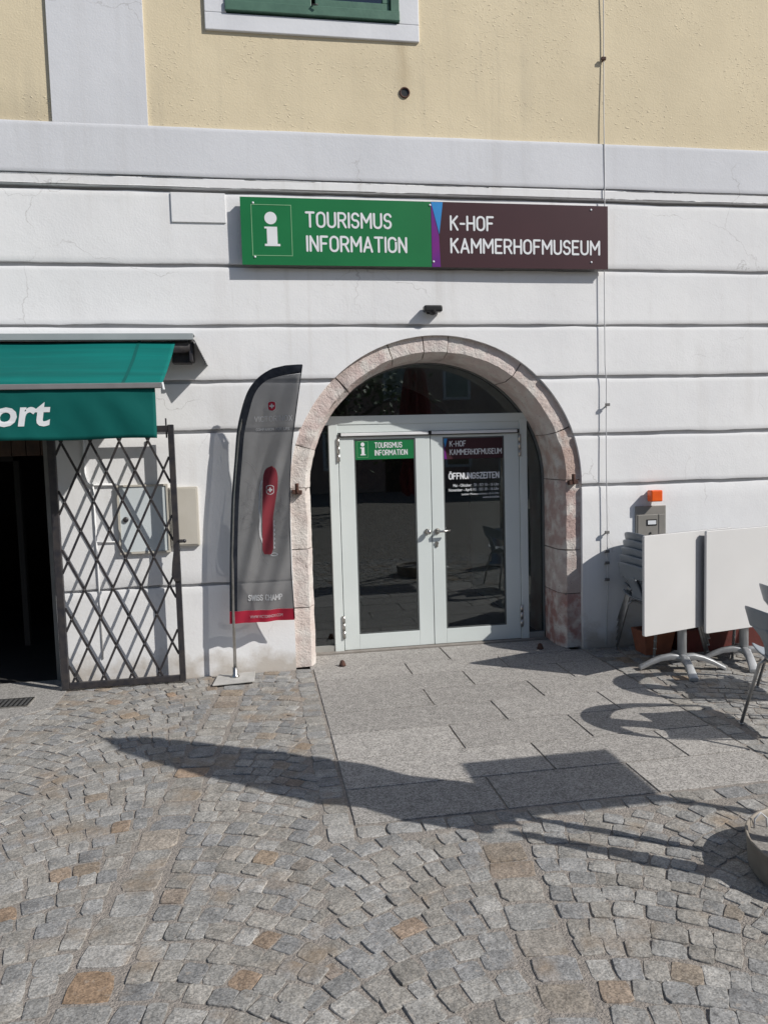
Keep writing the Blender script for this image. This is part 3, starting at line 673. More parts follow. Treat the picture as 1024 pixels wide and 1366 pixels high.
for a_ in (('K-HOF', 1.690, 1.782, .052, .150, yL, .13), ('KAMMERHOFMUSEUM', 1.690, 1.708, .052, .480, yL, .13), ('ÖFFNUNGSZEITEN', 1.676, 1.490, .060, .468, yL, .17)): strokes(*a_).build('lettering_line', LETTER, leafs[1])
def tinytext(txt, x, z, h, wd, b=0.0):
    typed(txt, x, z, h, wd, yL, bold=b).build('lettering_line', LETTER, leafs[1])
tinytext('Mai - Oktober:  DI - SO 10 - 16 Uhr', 1.716, 1.424, .027, .424, .012)
tinytext('November - April: MI - SO 10 - 16 Uhr', 1.674, 1.384, .027, .466, .012)
tinytext('Letzter Museumseinlass: 15:15 Uhr', 1.793, 1.348, .018, .347, .008)
tinytext('www.k-hof.at', 1.985, 1.315, .021, .155, .012)

# threshold and vestibule behind the door
f = MB(); f.box(.30, 2.70, 6.50, 6.70, -.06, .012); f.build('door_threshold', M('threshold_stone', (.25, .23, .21), (.2, .18, .16), 14, .8, .001, 60), bld)
mb = MB(); vv = []
for i in range(61):
    s_ = LT * i / 60
    for y_ in (6.66, 9.2):
        p = arch_path(s_)(RI + .02 if y_ < 7 else RI + .06); vv.append((p[0], y_, p[1]))
mb.add(vv, [(i * 2, (i + 1) * 2, (i + 1) * 2 + 1, i * 2 + 1) for i in range(60)], True); mb.build('vestibule_vault', INNER, bld)
f = MB(); f.box(-.3, 3.3, 6.70, 9.3, -.1, -.002); f.build('vestibule_floor', INFLOOR, bld)
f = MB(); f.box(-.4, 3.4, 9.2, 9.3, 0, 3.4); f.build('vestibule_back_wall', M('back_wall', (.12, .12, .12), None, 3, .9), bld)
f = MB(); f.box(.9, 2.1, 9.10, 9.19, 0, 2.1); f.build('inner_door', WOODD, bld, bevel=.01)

# ------------------------------------------------------------------ shop opening at the left
f = MB(); f.box(SHOPX - .001, SHOPX + .03, 6.30, 6.75, 0, 2.2); f.build('shop_reveal', WHITE, bld)
f = MB(); f.box(-3.3, SHOPX, 6.42, 6.52, 1.93, 2.2); f.build('shop_lintel_beam', WOODD, bld)
x = -3.3
while x < SHOPX - .02:
    f = MB(); f.box(x, min(x + .105, SHOPX - .002), 6.395, 6.418, 1.80, 2.19); f.build('lintel_plank', WOODD, bld, bevel=.006); x += .108
f = MB(); f.box(SHOPX - .075, SHOPX - .002, 6.30, 6.40, 0, 2.2); f.build('shop_door_post', M('shop_post_grey', (.17, .17, .165), (.13, .13, .125), 8, .55), bld, bevel=.004)
f = MB(); f.box(-1.93, -1.885, 6.52, 6.58, 0.25, 1.80); f.box(-3.3, -1.885, 6.52, 6.58, 1.76, 1.80); f.build('shop_inner_frame', M('dark_frame', (.014, .014, .014), None, 6, .7, spec=.15), bld, bevel=.003)
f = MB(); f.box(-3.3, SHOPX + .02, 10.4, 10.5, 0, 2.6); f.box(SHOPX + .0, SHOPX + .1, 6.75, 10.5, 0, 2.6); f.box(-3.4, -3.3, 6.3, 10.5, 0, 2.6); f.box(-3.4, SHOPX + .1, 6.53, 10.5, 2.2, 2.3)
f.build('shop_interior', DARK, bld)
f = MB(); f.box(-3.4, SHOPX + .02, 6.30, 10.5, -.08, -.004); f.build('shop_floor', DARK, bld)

# ------------------------------------------------------------------ things fixed to the wall
# main sign
sg = empty('wall_sign', (1.45, 6.06, 3.47), label='long green and maroon sign board reading tourismus information above the door', cat='sign')
def sgb(name, mat, x0, x1, z0, z1, y0, y1, **k): f = MB(); f.box(x0, x1, y0, y1, z0, z1); return f.build(name, mat, sg, **k)
sgb('backing_frame', SIGNEDGE, -.040, 2.944, 3.224, 3.720, 6.064, 6.100)
for x_ in (.3, 1.4, 2.5): sgb('wall_bracket', STEEL, x_, x_ + .04, 3.26, 3.68, 6.1, 6.14)
sgb('green_panel', GREEN, -.046, 1.446, 3.219, 3.727, 6.058, 6.0635)
sgb('maroon_panel', MAROON, 1.4475, 2.948, 3.217, 3.728, 6.058, 6.0635)
yL = 6.0565
f = MB(); f.prism([(1.4485, 3.725), (1.512, 3.475), (1.545, 3.725)], yL, yL + .001); f.build('blue_wedge', BLUE, sg)
f = MB(); f.prism([(1.4485, 3.720), (1.4485, 3.219), (1.518, 3.219), (1.509, 3.46)], yL + .0004, yL + .0012); f.build('purple_wedge', PURPLE, sg)
for a_ in (('TOURISMUS', .446, 3.505, .124, .682), ('INFORMATION', .448, 3.322, .126, .800), ('K-HOF', 1.600, 3.505, .120, .366), ('KAMMERHOFMUSEUM', 1.600, 3.327, .122, 1.278)): strokes(*a_, yL, .135).build('lettering_line', LETTER, sg)
mb = MB()
mb.add([(.181 + .047 * math.cos(t * PI / 16), yL, 3.572 + .047 * math.sin(t * PI / 16)) for t in range(32)], [tuple(range(32))])
mb.add([(x, yL, z) for x, z in ((.131, 3.507), (.229, 3.507), (.229, 3.378), (.249, 3.378), (.249, 3.361), (.131, 3.361), (.131, 3.378), (.149, 3.378), (.149, 3.493), (.131, 3.493))][::-1], [tuple(range(10))])
mb.build('information_symbol', LETTER, sg)
f = MB()
for x0, x1, z0, z1 in ((.034, .342, 3.669, 3.674), (.034, .342, 3.287, 3.292), (.034, .039, 3.292, 3.669), (.337, .342, 3.292, 3.669)): f.box(x0, x1, yL - .0003, yL + .001, z0, z1)
f.build('symbol_border', PALEGREEN, sg)
for x_, z_ in ((.052, 3.683), (.052, 3.278), (1.44, 3.70), (1.46, 3.26), (2.80, 3.695), (2.80, 3.272)):
    f = MB(); f.ball((x_, yL - .001, z_), .009, 8, (1, .5, 1)); f.build('screw_head', LETTER, sg)

# blank cover plate left of the sign
f = MB(); f.box(-.563, -.158, YW - .010, YW + .02, 3.548, 3.768); f.prism([(-.55, 3.56), (-.545, 3.56), (-.545, 3.565), (-.55, 3.565)], YW - .012, YW - .009)
tag(f.build('cover_plate', WHITE, bevel=.002), 'flat white cover plate on the wall left of the green sign', 'cover plate')
# black sensor above the arch
sn = empty('motion_sensor', (1.449, YW, 2.88), label='small black sensor lamp fixed to the wall above the arch', cat='sensor')
f = MB(); f.box(1.375, 1.525, YW - .085, YW - .012, 2.868, 2.918); f.build('housing', BLACKP, sn, bevel=.012, seg=3)
f = MB(); f.lathe([(0, -.028), (.022, -.022), (.034, 0), (.034, .012)], (1.449, YW - .055, 2.868), 16); f.build('sensor_eye', BLACKP, sn)
f = MB(); f.box(1.41, 1.49, YW - .014, YW + .01, 2.86, 2.925); f.build('mount', BLACKP, sn)
# vent hole in the yellow wall
vh = empty('vent_hole', (1.27, YW, 4.578), label='small round rusty pipe hole in the yellow wall', cat='vent hole')
f = MB(); f.add([(1.27 + r_ * math.cos(2 * PI * k / 20), y_, 4.578 + r_ * math.sin(2 * PI * k / 20)) for r_, y_ in ((.042, YW - .012), (.042, YW - .022), (.031, YW - .022), (.031, YW - .012)) for k in range(20)], [(j * 20 + k, j * 20 + (k + 1) % 20, (j + 1) * 20 + (k + 1) % 20, (j + 1) * 20 + k) for j in range(3) for k in range(20)], True); f.build('rim', RUST, vh)
f = MB(); f.add([(1.27 + .033 * math.cos(2 * PI * k / 20), YW - .0145, 4.578 + .033 * math.sin(2 * PI * k / 20)) for k in range(20)], [tuple(range(20))]); f.build('dark_bore', BLACKP, vh)
# lightning conductor wire with clips
wr = empty('conductor_wire', (2.94, YW, 0), label='thin grey wire running down the wall on stand-off clips', cat='wire')
pts = []
for i in range(60):
    z = 7.5 - i * (7.5 - .02) / 59
    pts.append((2.935 + .012 * noise.noise((z * .9, 3, 0)) + (.012 if z < 2.4 else 0), YW - .034 - .008 * noise.noise((z * 1.1, 7, 0)) + (.0 if z > .3 else .02), z))
f = MB(); f.tube(pts, .0042, 6); f.build('wire', WIREW, wr)
for z_, dx in ((4.915, -.01), (2.10, .01), (1.01, .0), (.845, 0), (.745, 0), (.60, 0)):
    f = MB(); f.bar((2.942 + dx, YW + .01, z_ - .02), (2.942 + dx, YW - .044, z_), .012, .010, (0, 0, 1)); f.box(2.925 + dx, 2.962 + dx, YW - .050, YW - .030, z_ - .012, z_ + .012); f.build('clip', RUST if z_ > 4 else WIRE, wr, bevel=.002)
# meter box and orange beacon
mbx = empty('meter_box', (3.36, YW, 1.05), label='grey metal meter box on the wall below the orange beacon', cat='meter box')
f = MB(); f.box(3.222, 3.500, YW - .022, YW + .01, .800, 1.222); f.build('housing', BOXGREY, mbx, bevel=.004)
f = MB(); f.box(3.236, 3.424, YW - .0275, YW - .0225, .814, 1.145); f.build('door_panel', BOXGREY, mbx, bevel=.003)
f = MB(); f.box(3.432, 3.488, YW - .027, YW - .0225, .814, 1.145); f.build('side_panel', BOXGREY, mbx, bevel=.003)
f = MB(); f.box(3.315, 3.410, YW - .031, YW - .028, 1.050, 1.103); f.build('window_rim', BLACKP, mbx)
f = MB(); f.box(3.326, 3.402, YW - .033, YW - .0315, 1.060, 1.094); f.build('paper_label', LETTER, mbx)
f = MB(); f.ball((3.352, YW - .030, .985), .010, 8); f.build('lock', BLACKP, mbx)
bc = empty('warning_beacon', (3.372, YW, 1.31), label='small orange warning lamp on the wall over the grey box', cat='lamp')
f = MB(); f.box(3.335, 3.405, YW - .03, YW + .01, 1.275, 1.350); f.build('socket', BOXGREY, bc)
f = MB(); f.box(3.318, 3.422, YW - .110, YW - .030, 1.262, 1.360); f.build('orange_lens', ORANGE, bc, bevel=.010, seg=3)
# cabinets behind the gate
cb = empty('metal_cabinet', (-.87, YW, 1.28), label='pale blue flush metal cabinet door in the wall behind the lattice', cat='cabinet')
f = MB(); f.box(-1.058, -.705, YW - .022, YW + .01, 1.030, 1.538); f.build('door', CABBLUE, cb, bevel=.003)
f = MB()
for a in ((-1.072, -.690, 1.016, 1.030), (-1.072, -.690, 1.538, 1.552), (-1.072, -1.058, 1.030, 1.538), (-.705, -.690, 1.030, 1.538)): f.box(a[0], a[1], YW - .030, YW + .01, a[2], a[3])
f.build('rim', CABBEIGE, cb)
f = MB(); f.ball((-1.015, YW - .03, 1.285), .022, 10, (1, .5, 1)); f.build('lock', BLACKM, cb)
c2 = empty('beige_cabinet', (-.57, YW, 1.29), label='beige wall cabinet half behind the gate post', cat='cabinet')
f = MB(); f.box(-.684, -.464, YW - .035, YW + .01, 1.060, 1.524); f.build('housing', CABBEIGE, c2, bevel=.006)
f = MB(); f.box(-.672, -.476, YW - .040, YW - .036, 1.072, 1.512); f.build('door', CABBEIGE, c2, bevel=.002)
cd = empty('wall_conduit', (-1.2, YW, 1.2), label='thin painted conduit bent round the wall behind the gate', cat='conduit')
f = MB(); f.tube([(-1.30, YW - .012, 2.1), (-1.30, YW - .012, 1.62), (-1.285, YW - .012, 1.575), (-1.25, YW - .012, 1.56), (-1.075, YW - .012, 1.56)], .010, 6); f.build('upper_run', WHITE, cd)
f = MB(); f.tube([(-1.245, YW - .010, 1.555), (-1.245, YW - .010, .2)], .007, 6); f.tube([(-1.245, YW - .010, 1.115), (-1.07, YW - .010, 1.115)], .006, 6); f.build('lower_run', WHITE, cd)

# ------------------------------------------------------------------ awning
aw = empty('shop_awning', (-2.0, 6.0, 2.4), label='teal fabric awning with printed valance over the shop door', cat='awning')
AX0 = -4.3
f = MB(); f.box(AX0, -.432, 5.915, 5.945, 2.632, 2.676); f.add([(AX0, 5.93, 2.677), (-.432, 5.93, 2.677), (-.432, 6.14, 2.69), (AX0, 6.14, 2.70)], [(0, 1, 2, 3)]); f.build('hood', M('hood_grey', (.34, .37, .38), (.30, .33, .34), 5, .5), aw, solid=.003)
f = MB(); f.add([(-.428, 5.93, 2.632), (-.347, 5.93, 2.45), (-.345, 6.135, 2.46), (-.430, 6.135, 2.64)], [(0, 1, 2, 3)]); f.build('end_cheek', BLACKM, aw, solid=.006)
f = MB(); f.tube([(AX0, 5.99, 2.585), (-.46, 5.99, 2.585)], .045, 14); f.build('roller', BLACKM, aw)
f = MB(); f.box(-.60, -.46, 6.02, 6.135, 2.47, 2.62); f.box(-.47, -.44, 5.96, 6.135, 2.48, 2.66); f.build('bracket', BLACKM, aw, bevel=.005)
def fab(u, v):
    x = AX0 + (-.565 - AX0) * u + (-.045) * v * u
    sag = -.018 * math.sin(PI * v)
    return (x, 5.965 - .585 * v, 2.622 - .362 * v + sag + .004 * math.sin(x * 5 + v * 3) + .010 * noise.noise((x * 1.6, v * 5, 3)) * math.sin(PI * v) + .004 * noise.noise((x * 9, v * 2.5, 5)) * v)
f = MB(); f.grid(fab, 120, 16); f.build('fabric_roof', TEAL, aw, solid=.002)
for us in (.29, .62, .93):
    f = MB(); f.grid(lambda u, v: (lambda p: (p[0], p[1] - .002, p[2] + .003))(fab(us + (u - .5) * .006, v)), 1, 12); f.build('fabric_seam', TEALV, aw)
f = MB(); f.box(AX0, -.612, 5.352, 5.392, 2.226, 2.262); f.build('front_bar', M('front_bar_grey', (.30, .29, .29), (.26, .25, .25), 8, .45, metal=.4), aw, bevel=.004)
f = MB(); f.add([(-.609, 5.350, 2.262), (-.606, 5.395, 2.268), (-.598, 5.395, 2.218), (-.601, 5.35, 2.214)], [(0, 1, 2, 3)]); f.build('bar_cap', LETTER, aw, solid=.006)
def vali(x, z): return 5.372 + .012 * math.sin(x * 7 + z * 5) * (2.23 - z) / .34 + .014 * noise.noise((x * 6 + z * 3, z * 2.5, 4)) * min(1, (2.24 - z) / .1)
def val(u, v):
    x = AX0 + (-.658 - AX0) * u; z = 2.226 - v * (.335 + .004 * math.sin(x * 9))
    return (x, vali(x, z), z)
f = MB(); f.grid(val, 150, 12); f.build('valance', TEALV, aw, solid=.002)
mb = typed('Sport', -1.955, 1.993, .180, .622, 0, fn=lambda x, y, z: (x, vali(x, z) - .004, z), shear=.16, bold=.028)
mb.build('valance_lettering', LETTER, aw)
f = MB(); f.bar((-.75, 6.0, 2.50), (-1.1, 5.70, 2.35), .03, .03, (0, 0, 1)); f.bar((-1.1, 5.70, 2.35), (-.80, 5.39, 2.245), .03, .03, (0, 0, 1)); f.build('folding_arm', BLACKM, aw)

# ------------------------------------------------------------------ lattice gate
gt = empty('lattice_gate', (-1.06, 6.01, 0), label='black folding lattice gate standing open against the wall', cat='gate')
GX0, GX1, GZ1, GYg = -1.530, -.612, 2.005, 6.005
f = MB(); f.box(GX0, GX0 + .055, GYg - .02, GYg + .02, .012, GZ1); f.build('post', BLACKM, gt, bevel=.004)
f = MB(); f.box(GX1 - .045, GX1, GYg - .02, GYg + .02, .012, GZ1); f.box(GX1 - .062, GX1 - .05, GYg - .005, GYg + .005, GZ1 - .1, GZ1 + .05); f.build('post', BLACKM, gt, bevel=.004)
f = MB(); f.box(GX0 + .055, GX1 - .045, GYg - .016, GYg + .016, .012, .060); f.build('bottom_rail', BLACKM, gt, bevel=.004)
f = MB(); f.box(GX0 + .055, GX1 - .045, GYg - .016, GYg + .016, GZ1 - .055, GZ1 - .006); f.build('top_rail', BLACKM, gt, bevel=.004)
def clipbar(x0, slope):
    """line x = x0 + z*slope inside the frame"""
    xa, xb, za, zb = GX0 + .055, GX1 - .045, .06, GZ1 - .055
    z0, z1 = za, zb
    for xx in (xa, xb):
        zz = (xx - x0) / slope
        if (slope > 0) == (xx == xa): z0 = max(z0, zz)
        else: z1 = min(z1, zz)
    return (z0, z1) if z1 - z0 > .05 else None
HP, SLP = .2085, 1 / 2.14
lines = {1: [], -1: []}
for sgn in (1, -1):
    for k in range(-8, 16):
        x0 = GX0 + .05 + (k * HP if sgn > 0 else k * HP + .094)
        c_ = clipbar(x0, sgn * SLP)
        if not c_: continue
        z0, z1 = c_; yy = GYg - .007 * sgn
        f = MB(); f.bar((x0 + sgn * SLP * z0, yy, z0), (x0 + sgn * SLP * z1, yy, z1), .017, .008); f.build('lattice_bar', BLACKM, gt)
        lines[sgn].append((x0, z0, z1))
rv = MB()
for x0, a0, a1 in lines[1]:
    for x1, b0, b1 in lines[-1]:
        z = (x1 - x0) / (2 * SLP)
        if max(a0, b0) - .01 < z < min(a1, b1) + .01: rv.ball((x0 + SLP * z, GYg - .013, z), .008, 6)
rv.build('rivets', BLACKM, gt)['kind'] = 'stuff'
f = MB(); f.prism([(-.66, .80), (-.612, .80), (-.612, 1.12), (-.65, 1.08), (-.67, .95), (-.68, .85)], GYg - .03, GYg + .012); f.box(-.612, -.58, GYg - .035, GYg - .01, 1.10, 1.125); f.ball((-.572, GYg - .022, 1.112), .016, 8); f.build('lock_plate', BLACKM, gt, bevel=.004)

# ------------------------------------------------------------------ feather flag
fl = empty('feather_flag', (-.235, 5.96, 0), label='grey feather flag with red pocket knife print on a steel pole', cat='flag')
FY = 5.965
LE = [(-.258, .447), (-.235, .975), (-.204, 1.403), (-.166, 1.732), (-.142, 1.929), (-.106, 2.081), (-.048, 2.237), (.032, 2.335), (.123, 2.392), (.21, 2.416), (.364, 2.418)]
def dense(tab, m=6):
    out = []
    for i in range(len(tab) - 1):
        p0, p1, p2, p3 = tab[max(0, i - 1)], tab[i], tab[i + 1], tab[min(len(tab) - 1, i + 2)]
        for q in range(m):
            a = q / m
            out.append(tuple(.5 * (2 * p1[k] + (p2[k] - p0[k]) * a + (2 * p0[k] - 5 * p1[k] + 4 * p2[k] - p3[k]) * a * a + (3 * p1[k] - p0[k] - 3 * p2[k] + p3[k]) * a ** 3) for k in (0, 1)))
    return out + [tab[-1]]
LE0 = LE; LE = dense(LE)
RE = [(.247, .46), (.231, .865), (.231, 1.212), (.244, 1.556), (.269, 1.836), (.320, 2.156), (.364, 2.418)]
def interp(tab, z):
    if z <= tab[0][1]: return tab[0][0]
    for (xa, za), (xb, zb) in zip(tab, tab[1:]):
        if z <= zb: return xa + (xb - xa) * (z - za) / max(1e-6, zb - za)
    return tab[-1][0]
def fy(x, z):
    u = (x + .25) / .5
    d = x - (.05 + (z - 1.2) * .30)
    r_ = .016 * math.sin(d * 26) * math.exp(-(d * 2.2) ** 2) + .010 * math.sin(d * 47 + 1) * math.exp(-(d * 3) ** 2)
    if z > 1.7: r_ *= max(.35, 1 - (z - 1.7) * 3)
    sw = interp([(0, .44), (.06, .7), (.12, 1.2), (.17, 1.8), (.23, 2.42)], z) * max(0, min(1, (x - interp(LE, z)) / .44)) if z < 2 else interp([(0, .44), (.06, .7), (.12, 1.2), (.17, 1.8), (.23, 2.42)], z) * max(0, min(1, (x + .14) / .46))
    return FY - sw + (r_ - .010 * math.sin(u * 5 + z * 1.1)) * min(1, max(0, (x - interp(LE, z)) * 6))
def panel(name, mat, xa, xb, z0, z1, nu, nv, dy=0.0):
    def fn(u, v):
        z = z0 + (z1 - z0) * v; a, b = xa(z), xb(z); x = a + (b - a) * u
        return (x, fy(x, z) + dy, z)
    f = MB(); f.grid(fn, nu, nv); return f.build(name, mat, fl)
le, re_ = (lambda z: interp(LE, z)), (lambda z: interp(RE, z))
def hemw(z): return .058 if z < 1.9 else .058 + .03 * (z - 1.9) / .4
INN = lambda z: min(le(z) + hemw(z), re_(z))
zhem = 2.352
def inl(z):     # inner border of the dark hem
    t = interp(INL, z)
    return t
INL = dense([(le(.447) + .058, .447), (-.176, .975), (-.146, 1.403), (-.108, 1.732), (-.082, 1.929), (-.042, 2.081), (.010, 2.225), (.095, 2.312), (.21, 2.342), (.349, 2.352)])
panel('flag_cloth', FLAGG, lambda z: min(inl(z), re_(z)), re_, .545, zhem, 64, 150)
panel('red_stripe', FLAGR, le, re_, .447, .5445, 28, 4)
panel('dark_hem', FLAGN, le, lambda z: min(inl(z), re_(z)) if z < zhem else re_(z), .545, 2.4178, 6, 120)
f = MB()
f.tube([(re_(z), fy(re_(z), z), z) for z in [.46 + i * .0488 for i in range(41)]], .0035, 6); f.build('edge_seam', FLAGN, fl)
def fp(x, y, z): return (x, fy(x, z) + y - .006, z)
for a_ in (('VICTORINOX', -.003, 2.006, .042, .280, 0, .10, fp, None, .3), ('COMPANION FOR LIFE', .006, 1.938, .020, .250, 0, .14, fp), ('SWISS CHAMP', -.108, .620, .050, .265, 0, .16, fp)): strokes(*a_).build('lettering_line', FLAGW, fl)
mb = typed('WWW.VICTORINOX.COM', -.098, .482, .024, .252, 0, fn=fp); mb.build('web_lettering', FLAGW, fl)
def shield(cx, cz, w_, h_, y): return [fp(cx + a * w_, y, cz + b * h_) for a, b in ((-.5, .36), (-.5, -.30), (-.3, -.44), (0, -.52), (.3, -.44), (.5, -.30), (.5, .36), (.3, .46), (0, .5), (-.3, .46))]
def cross(cx, cz, s, y): t = s * .17; return [fp(cx + a, y, cz + b) for a, b in ((-t, s / 2), (-t, t), (-s / 2, t), (-s / 2, -t), (-t, -t), (-t, -s / 2), (t, -s / 2), (t, -t), (s / 2, -t), (s / 2, t), (t, t), (t, s / 2))]
f = MB(); f.add(shield(.130, 2.122, .060, .078, 0), [tuple(range(10))]); f.build('emblem_edge', FLAGW, fl)
f = MB(); f.add(shield(.130, 2.122, .052, .069, -.0008), [tuple(range(10))]); f.build('emblem_shield', FLAGR, fl)
f = MB(); f.add(cross(.130, 2.122, .034, -.0016), [tuple(range(12))]); f.build('emblem_cross', FLAGW, fl)
def knife(u, v):
    z = .985 + .685 * v
    a = interp([(.030, .985), (.018, 1.02), (.026, 1.28), (.040, 1.55), (.047, 1.60), (.060, 1.64), (.084, 1.662), (.110, 1.669)], z)
    b = interp([(.085, .985), (.100, 1.03), (.108, 1.28), (.150, 1.50), (.155, 1.57), (.152, 1.61), (.143, 1.645), (.128, 1.662), (.112, 1.669)], z)
    x = a + (b - a) * u
    return fp(x, -.0003, z)
f = MB(); f.grid(knife, 8, 40); f.build('knife_print', FLAGK, fl)
f = MB()
f.grid(lambda u, v: fp(interp([(.022, 1.06), (.0, 1.12), (.004, 1.45), (.034, 1.58)], 1.06 + .5 * v) + .013 * u + .003 * math.sin(v * 19), 0.0003, 1.06 + .5 * v), 2, 24)
f.grid(lambda u, v: fp(interp([(.102, 1.03), (.108, 1.26)], 1.03 + .22 * v) + .010 * u * (1 + .6 * math.sin(v * 40)), 0.0003, 1.03 + .22 * v), 1, 30)
for t in range(14):
    a0, a1 = t / 14 * 2 * PI, (t + 1) / 14 * 2 * PI
    f.add([fp(.105 + .030 * math.cos(a) * q, 0, .985 + .014 * math.sin(a) * q) for a, q in ((a0, 1), (a1, 1), (a1, .6), (a0, .6))], [(0, 1, 2, 3)])
f.add([fp(.055 + a, 0.0002, .992 + b) for a, b in ((-.008, -.006), (.008, -.006), (.008, .010), (-.008, .010))], [(0, 1, 2, 3)])
f.build('knife_tools_print', FLAGW, fl)
f = MB(); pts = shield(.093, 1.488, .058, .074, -.001); pin = shield(.093, 1.488, .049, .064, -.001)
f.add(pts + pin, [(k, (k + 1) % 10, (k + 1) % 10 + 10, k + 10) for k in range(10)]); f.add(cross(.093, 1.488, .034, -.001), [tuple(range(12))]); f.build('knife_emblem', FLAGW, fl)
f = MB()          # fine line drawing fanned behind the knife
for k in range(26):
    an = rnd.uniform(0, 2 * PI); r0, r1 = rnd.uniform(.06, .12), rnd.uniform(.16, .34); cx_, cz_ = .02, 1.30
    seg = []
    for i in range(9):
        q = r0 + (r1 - r0) * i / 8; b_ = an + .5 * (i / 8) ** 2 * (1 if k % 2 else -1)
        seg.append((cx_ + q * math.cos(b_) * .8, cz_ + q * math.sin(b_) * 1.5))
    for (xa, za), (xb, zb) in zip(seg, seg[1:]):
        if min(xa, xb) < inl(za) + .01 or max(xa, xb) > re_(za) - .012: continue
        d = Vector((xb - xa, zb - za)); nr = Vector((-d.y, d.x)).normalized() * .0011
        f.add([fp(xa - nr.x, .0018, za - nr.y), fp(xb - nr.x, .0018, zb - nr.y), fp(xb + nr.x, .0018, zb + nr.y), fp(xa + nr.x, .0018, za + nr.y)], [(0, 1, 2, 3)])
f.build('line_art_print', FLAGP, fl)['kind'] = 'stuff'
f = MB(); f.tube([(-.232, 5.962, .012), (-.226, 5.962, .5)] + [(x + .022, fy(x + .022, z) + .008, z) for x, z in LE0[1:9]] + [(.20, fy(.20, 2.40) + .008, 2.400), (.352, fy(.352, 2.40) + .008, 2.402)], [.013, .012] + [.010] * 4 + [.006] * 6, 10); f.build('pole', STEEL, fl)
f = MB(); f.add([(-.40, 5.80, .016), (-.085, 5.83, .016), (-.078, 6.085, .016), (-.37, 6.065, .016)], [(0, 1, 2, 3)]); f.build('base_plate', M('plate_grey', (.46, .45, .43), (.36, .35, .33), 9, .6), fl, solid=.012, bevel=.003)
f = MB(); f.lathe([(.032, .02), (.032, .035), (.02, .045), (.02, .10), (.0, .10)], (-.232, 5.962, 0), 16); f.build('spigot', STEEL, fl)

# ------------------------------------------------------------------ folded tables
def make_table(name, label, cx, cy, yaw, wd, z0, z1):
    t = empty(name, (cx, cy, 0), yaw, label=label, cat='table')
    rr = .014; pts = []
    for ax, az, a0 in ((wd / 2 - rr, z1 - rr, 0), (-wd / 2 + rr, z1 - rr, 90), (-wd / 2 + rr, z0 + rr, 180), (wd / 2 - rr, z0 + rr, 270)):
        pts += [(ax + rr * math.cos(math.radians(a0 + q * 18)), az + rr * math.sin(math.radians(a0 + q * 18))) for q in range(6)]
    f = MB(); f.prism(pts, -.072, -.050); f.build('tabletop', LAMIN, t, bevel=.003, local=True)
    f = MB(); f.prism([(x * .985, z + (.0)) for x, z in pts], -.0495, -.044); f.build('tabletop_underside', EDGEB, t, local=True)
    f = MB(); f.tube([(0, 0, .10), (0, 0, .70)], .034, 16); f.lathe([(.034, .12), (.055, .105), (.06, .09), (.0, .09)], (0, 0, 0), 16); f.build('column', ALU, t, local=True)
    f = MB(); f.box(-.16, .16, -.044, .02, .66, .74); f.build('tilt_bracket', ALU, t, local=True, bevel=.006)
    for k in range(4):
        an = math.radians(45 + 90 * k + 12); d = Vector((math.cos(an), math.sin(an), 0)); s_ = Vector((-d.y, d.x, 0)); f = MB(); vv = []
        for q, zc, hh, ww in ((.03, .100, .052, .030), (.09, .105, .046, .028), (.16, .090, .040, .028), (.23, .062, .036, .029), (.29, .030, .032, .032), (.32, .016, .030, .034)):
            for sx, sz in ((-1, -1), (1, -1), (1, .6), (.55, 1), (-.55, 1), (-1, .6)):
                p = d * q + s_ * ww * sx; vv.append((p.x, p.y, max(.001, zc + sz * hh * .5)))
        f.add(vv, [(i * 6 + k2, i * 6 + (k2 + 1) % 6, (i + 1) * 6 + (k2 + 1) % 6, (i + 1) * 6 + k2) for i in range(5) for k2 in range(6)] + [(5, 4, 3, 2, 1, 0), (30, 31, 32, 33, 34, 35)], True)
        f.build('foot', ALU, t, local=True, bevel=.003)
    return t
ty1 = math.radians(17.5); ty2 = math.radians(12)
make_table('folding_table', 'folded white table whose tilted top carries the other table top\'s shadow', 2.765 + .47 * math.cos(ty1) - .06 * math.sin(ty1), 5.14 + .47 * math.sin(ty1) + .06 * math.cos(ty1), ty1, .94, .335, 1.085)
make_table('folding_table', 'folded white table standing before the other, behind the grey armchair', 3.335 + .46 * math.cos(ty2) - .06 * math.sin(ty2), 5.255 + .46 * math.sin(ty2) + .06 * math.cos(ty2), ty2, .92, .294, 1.084)

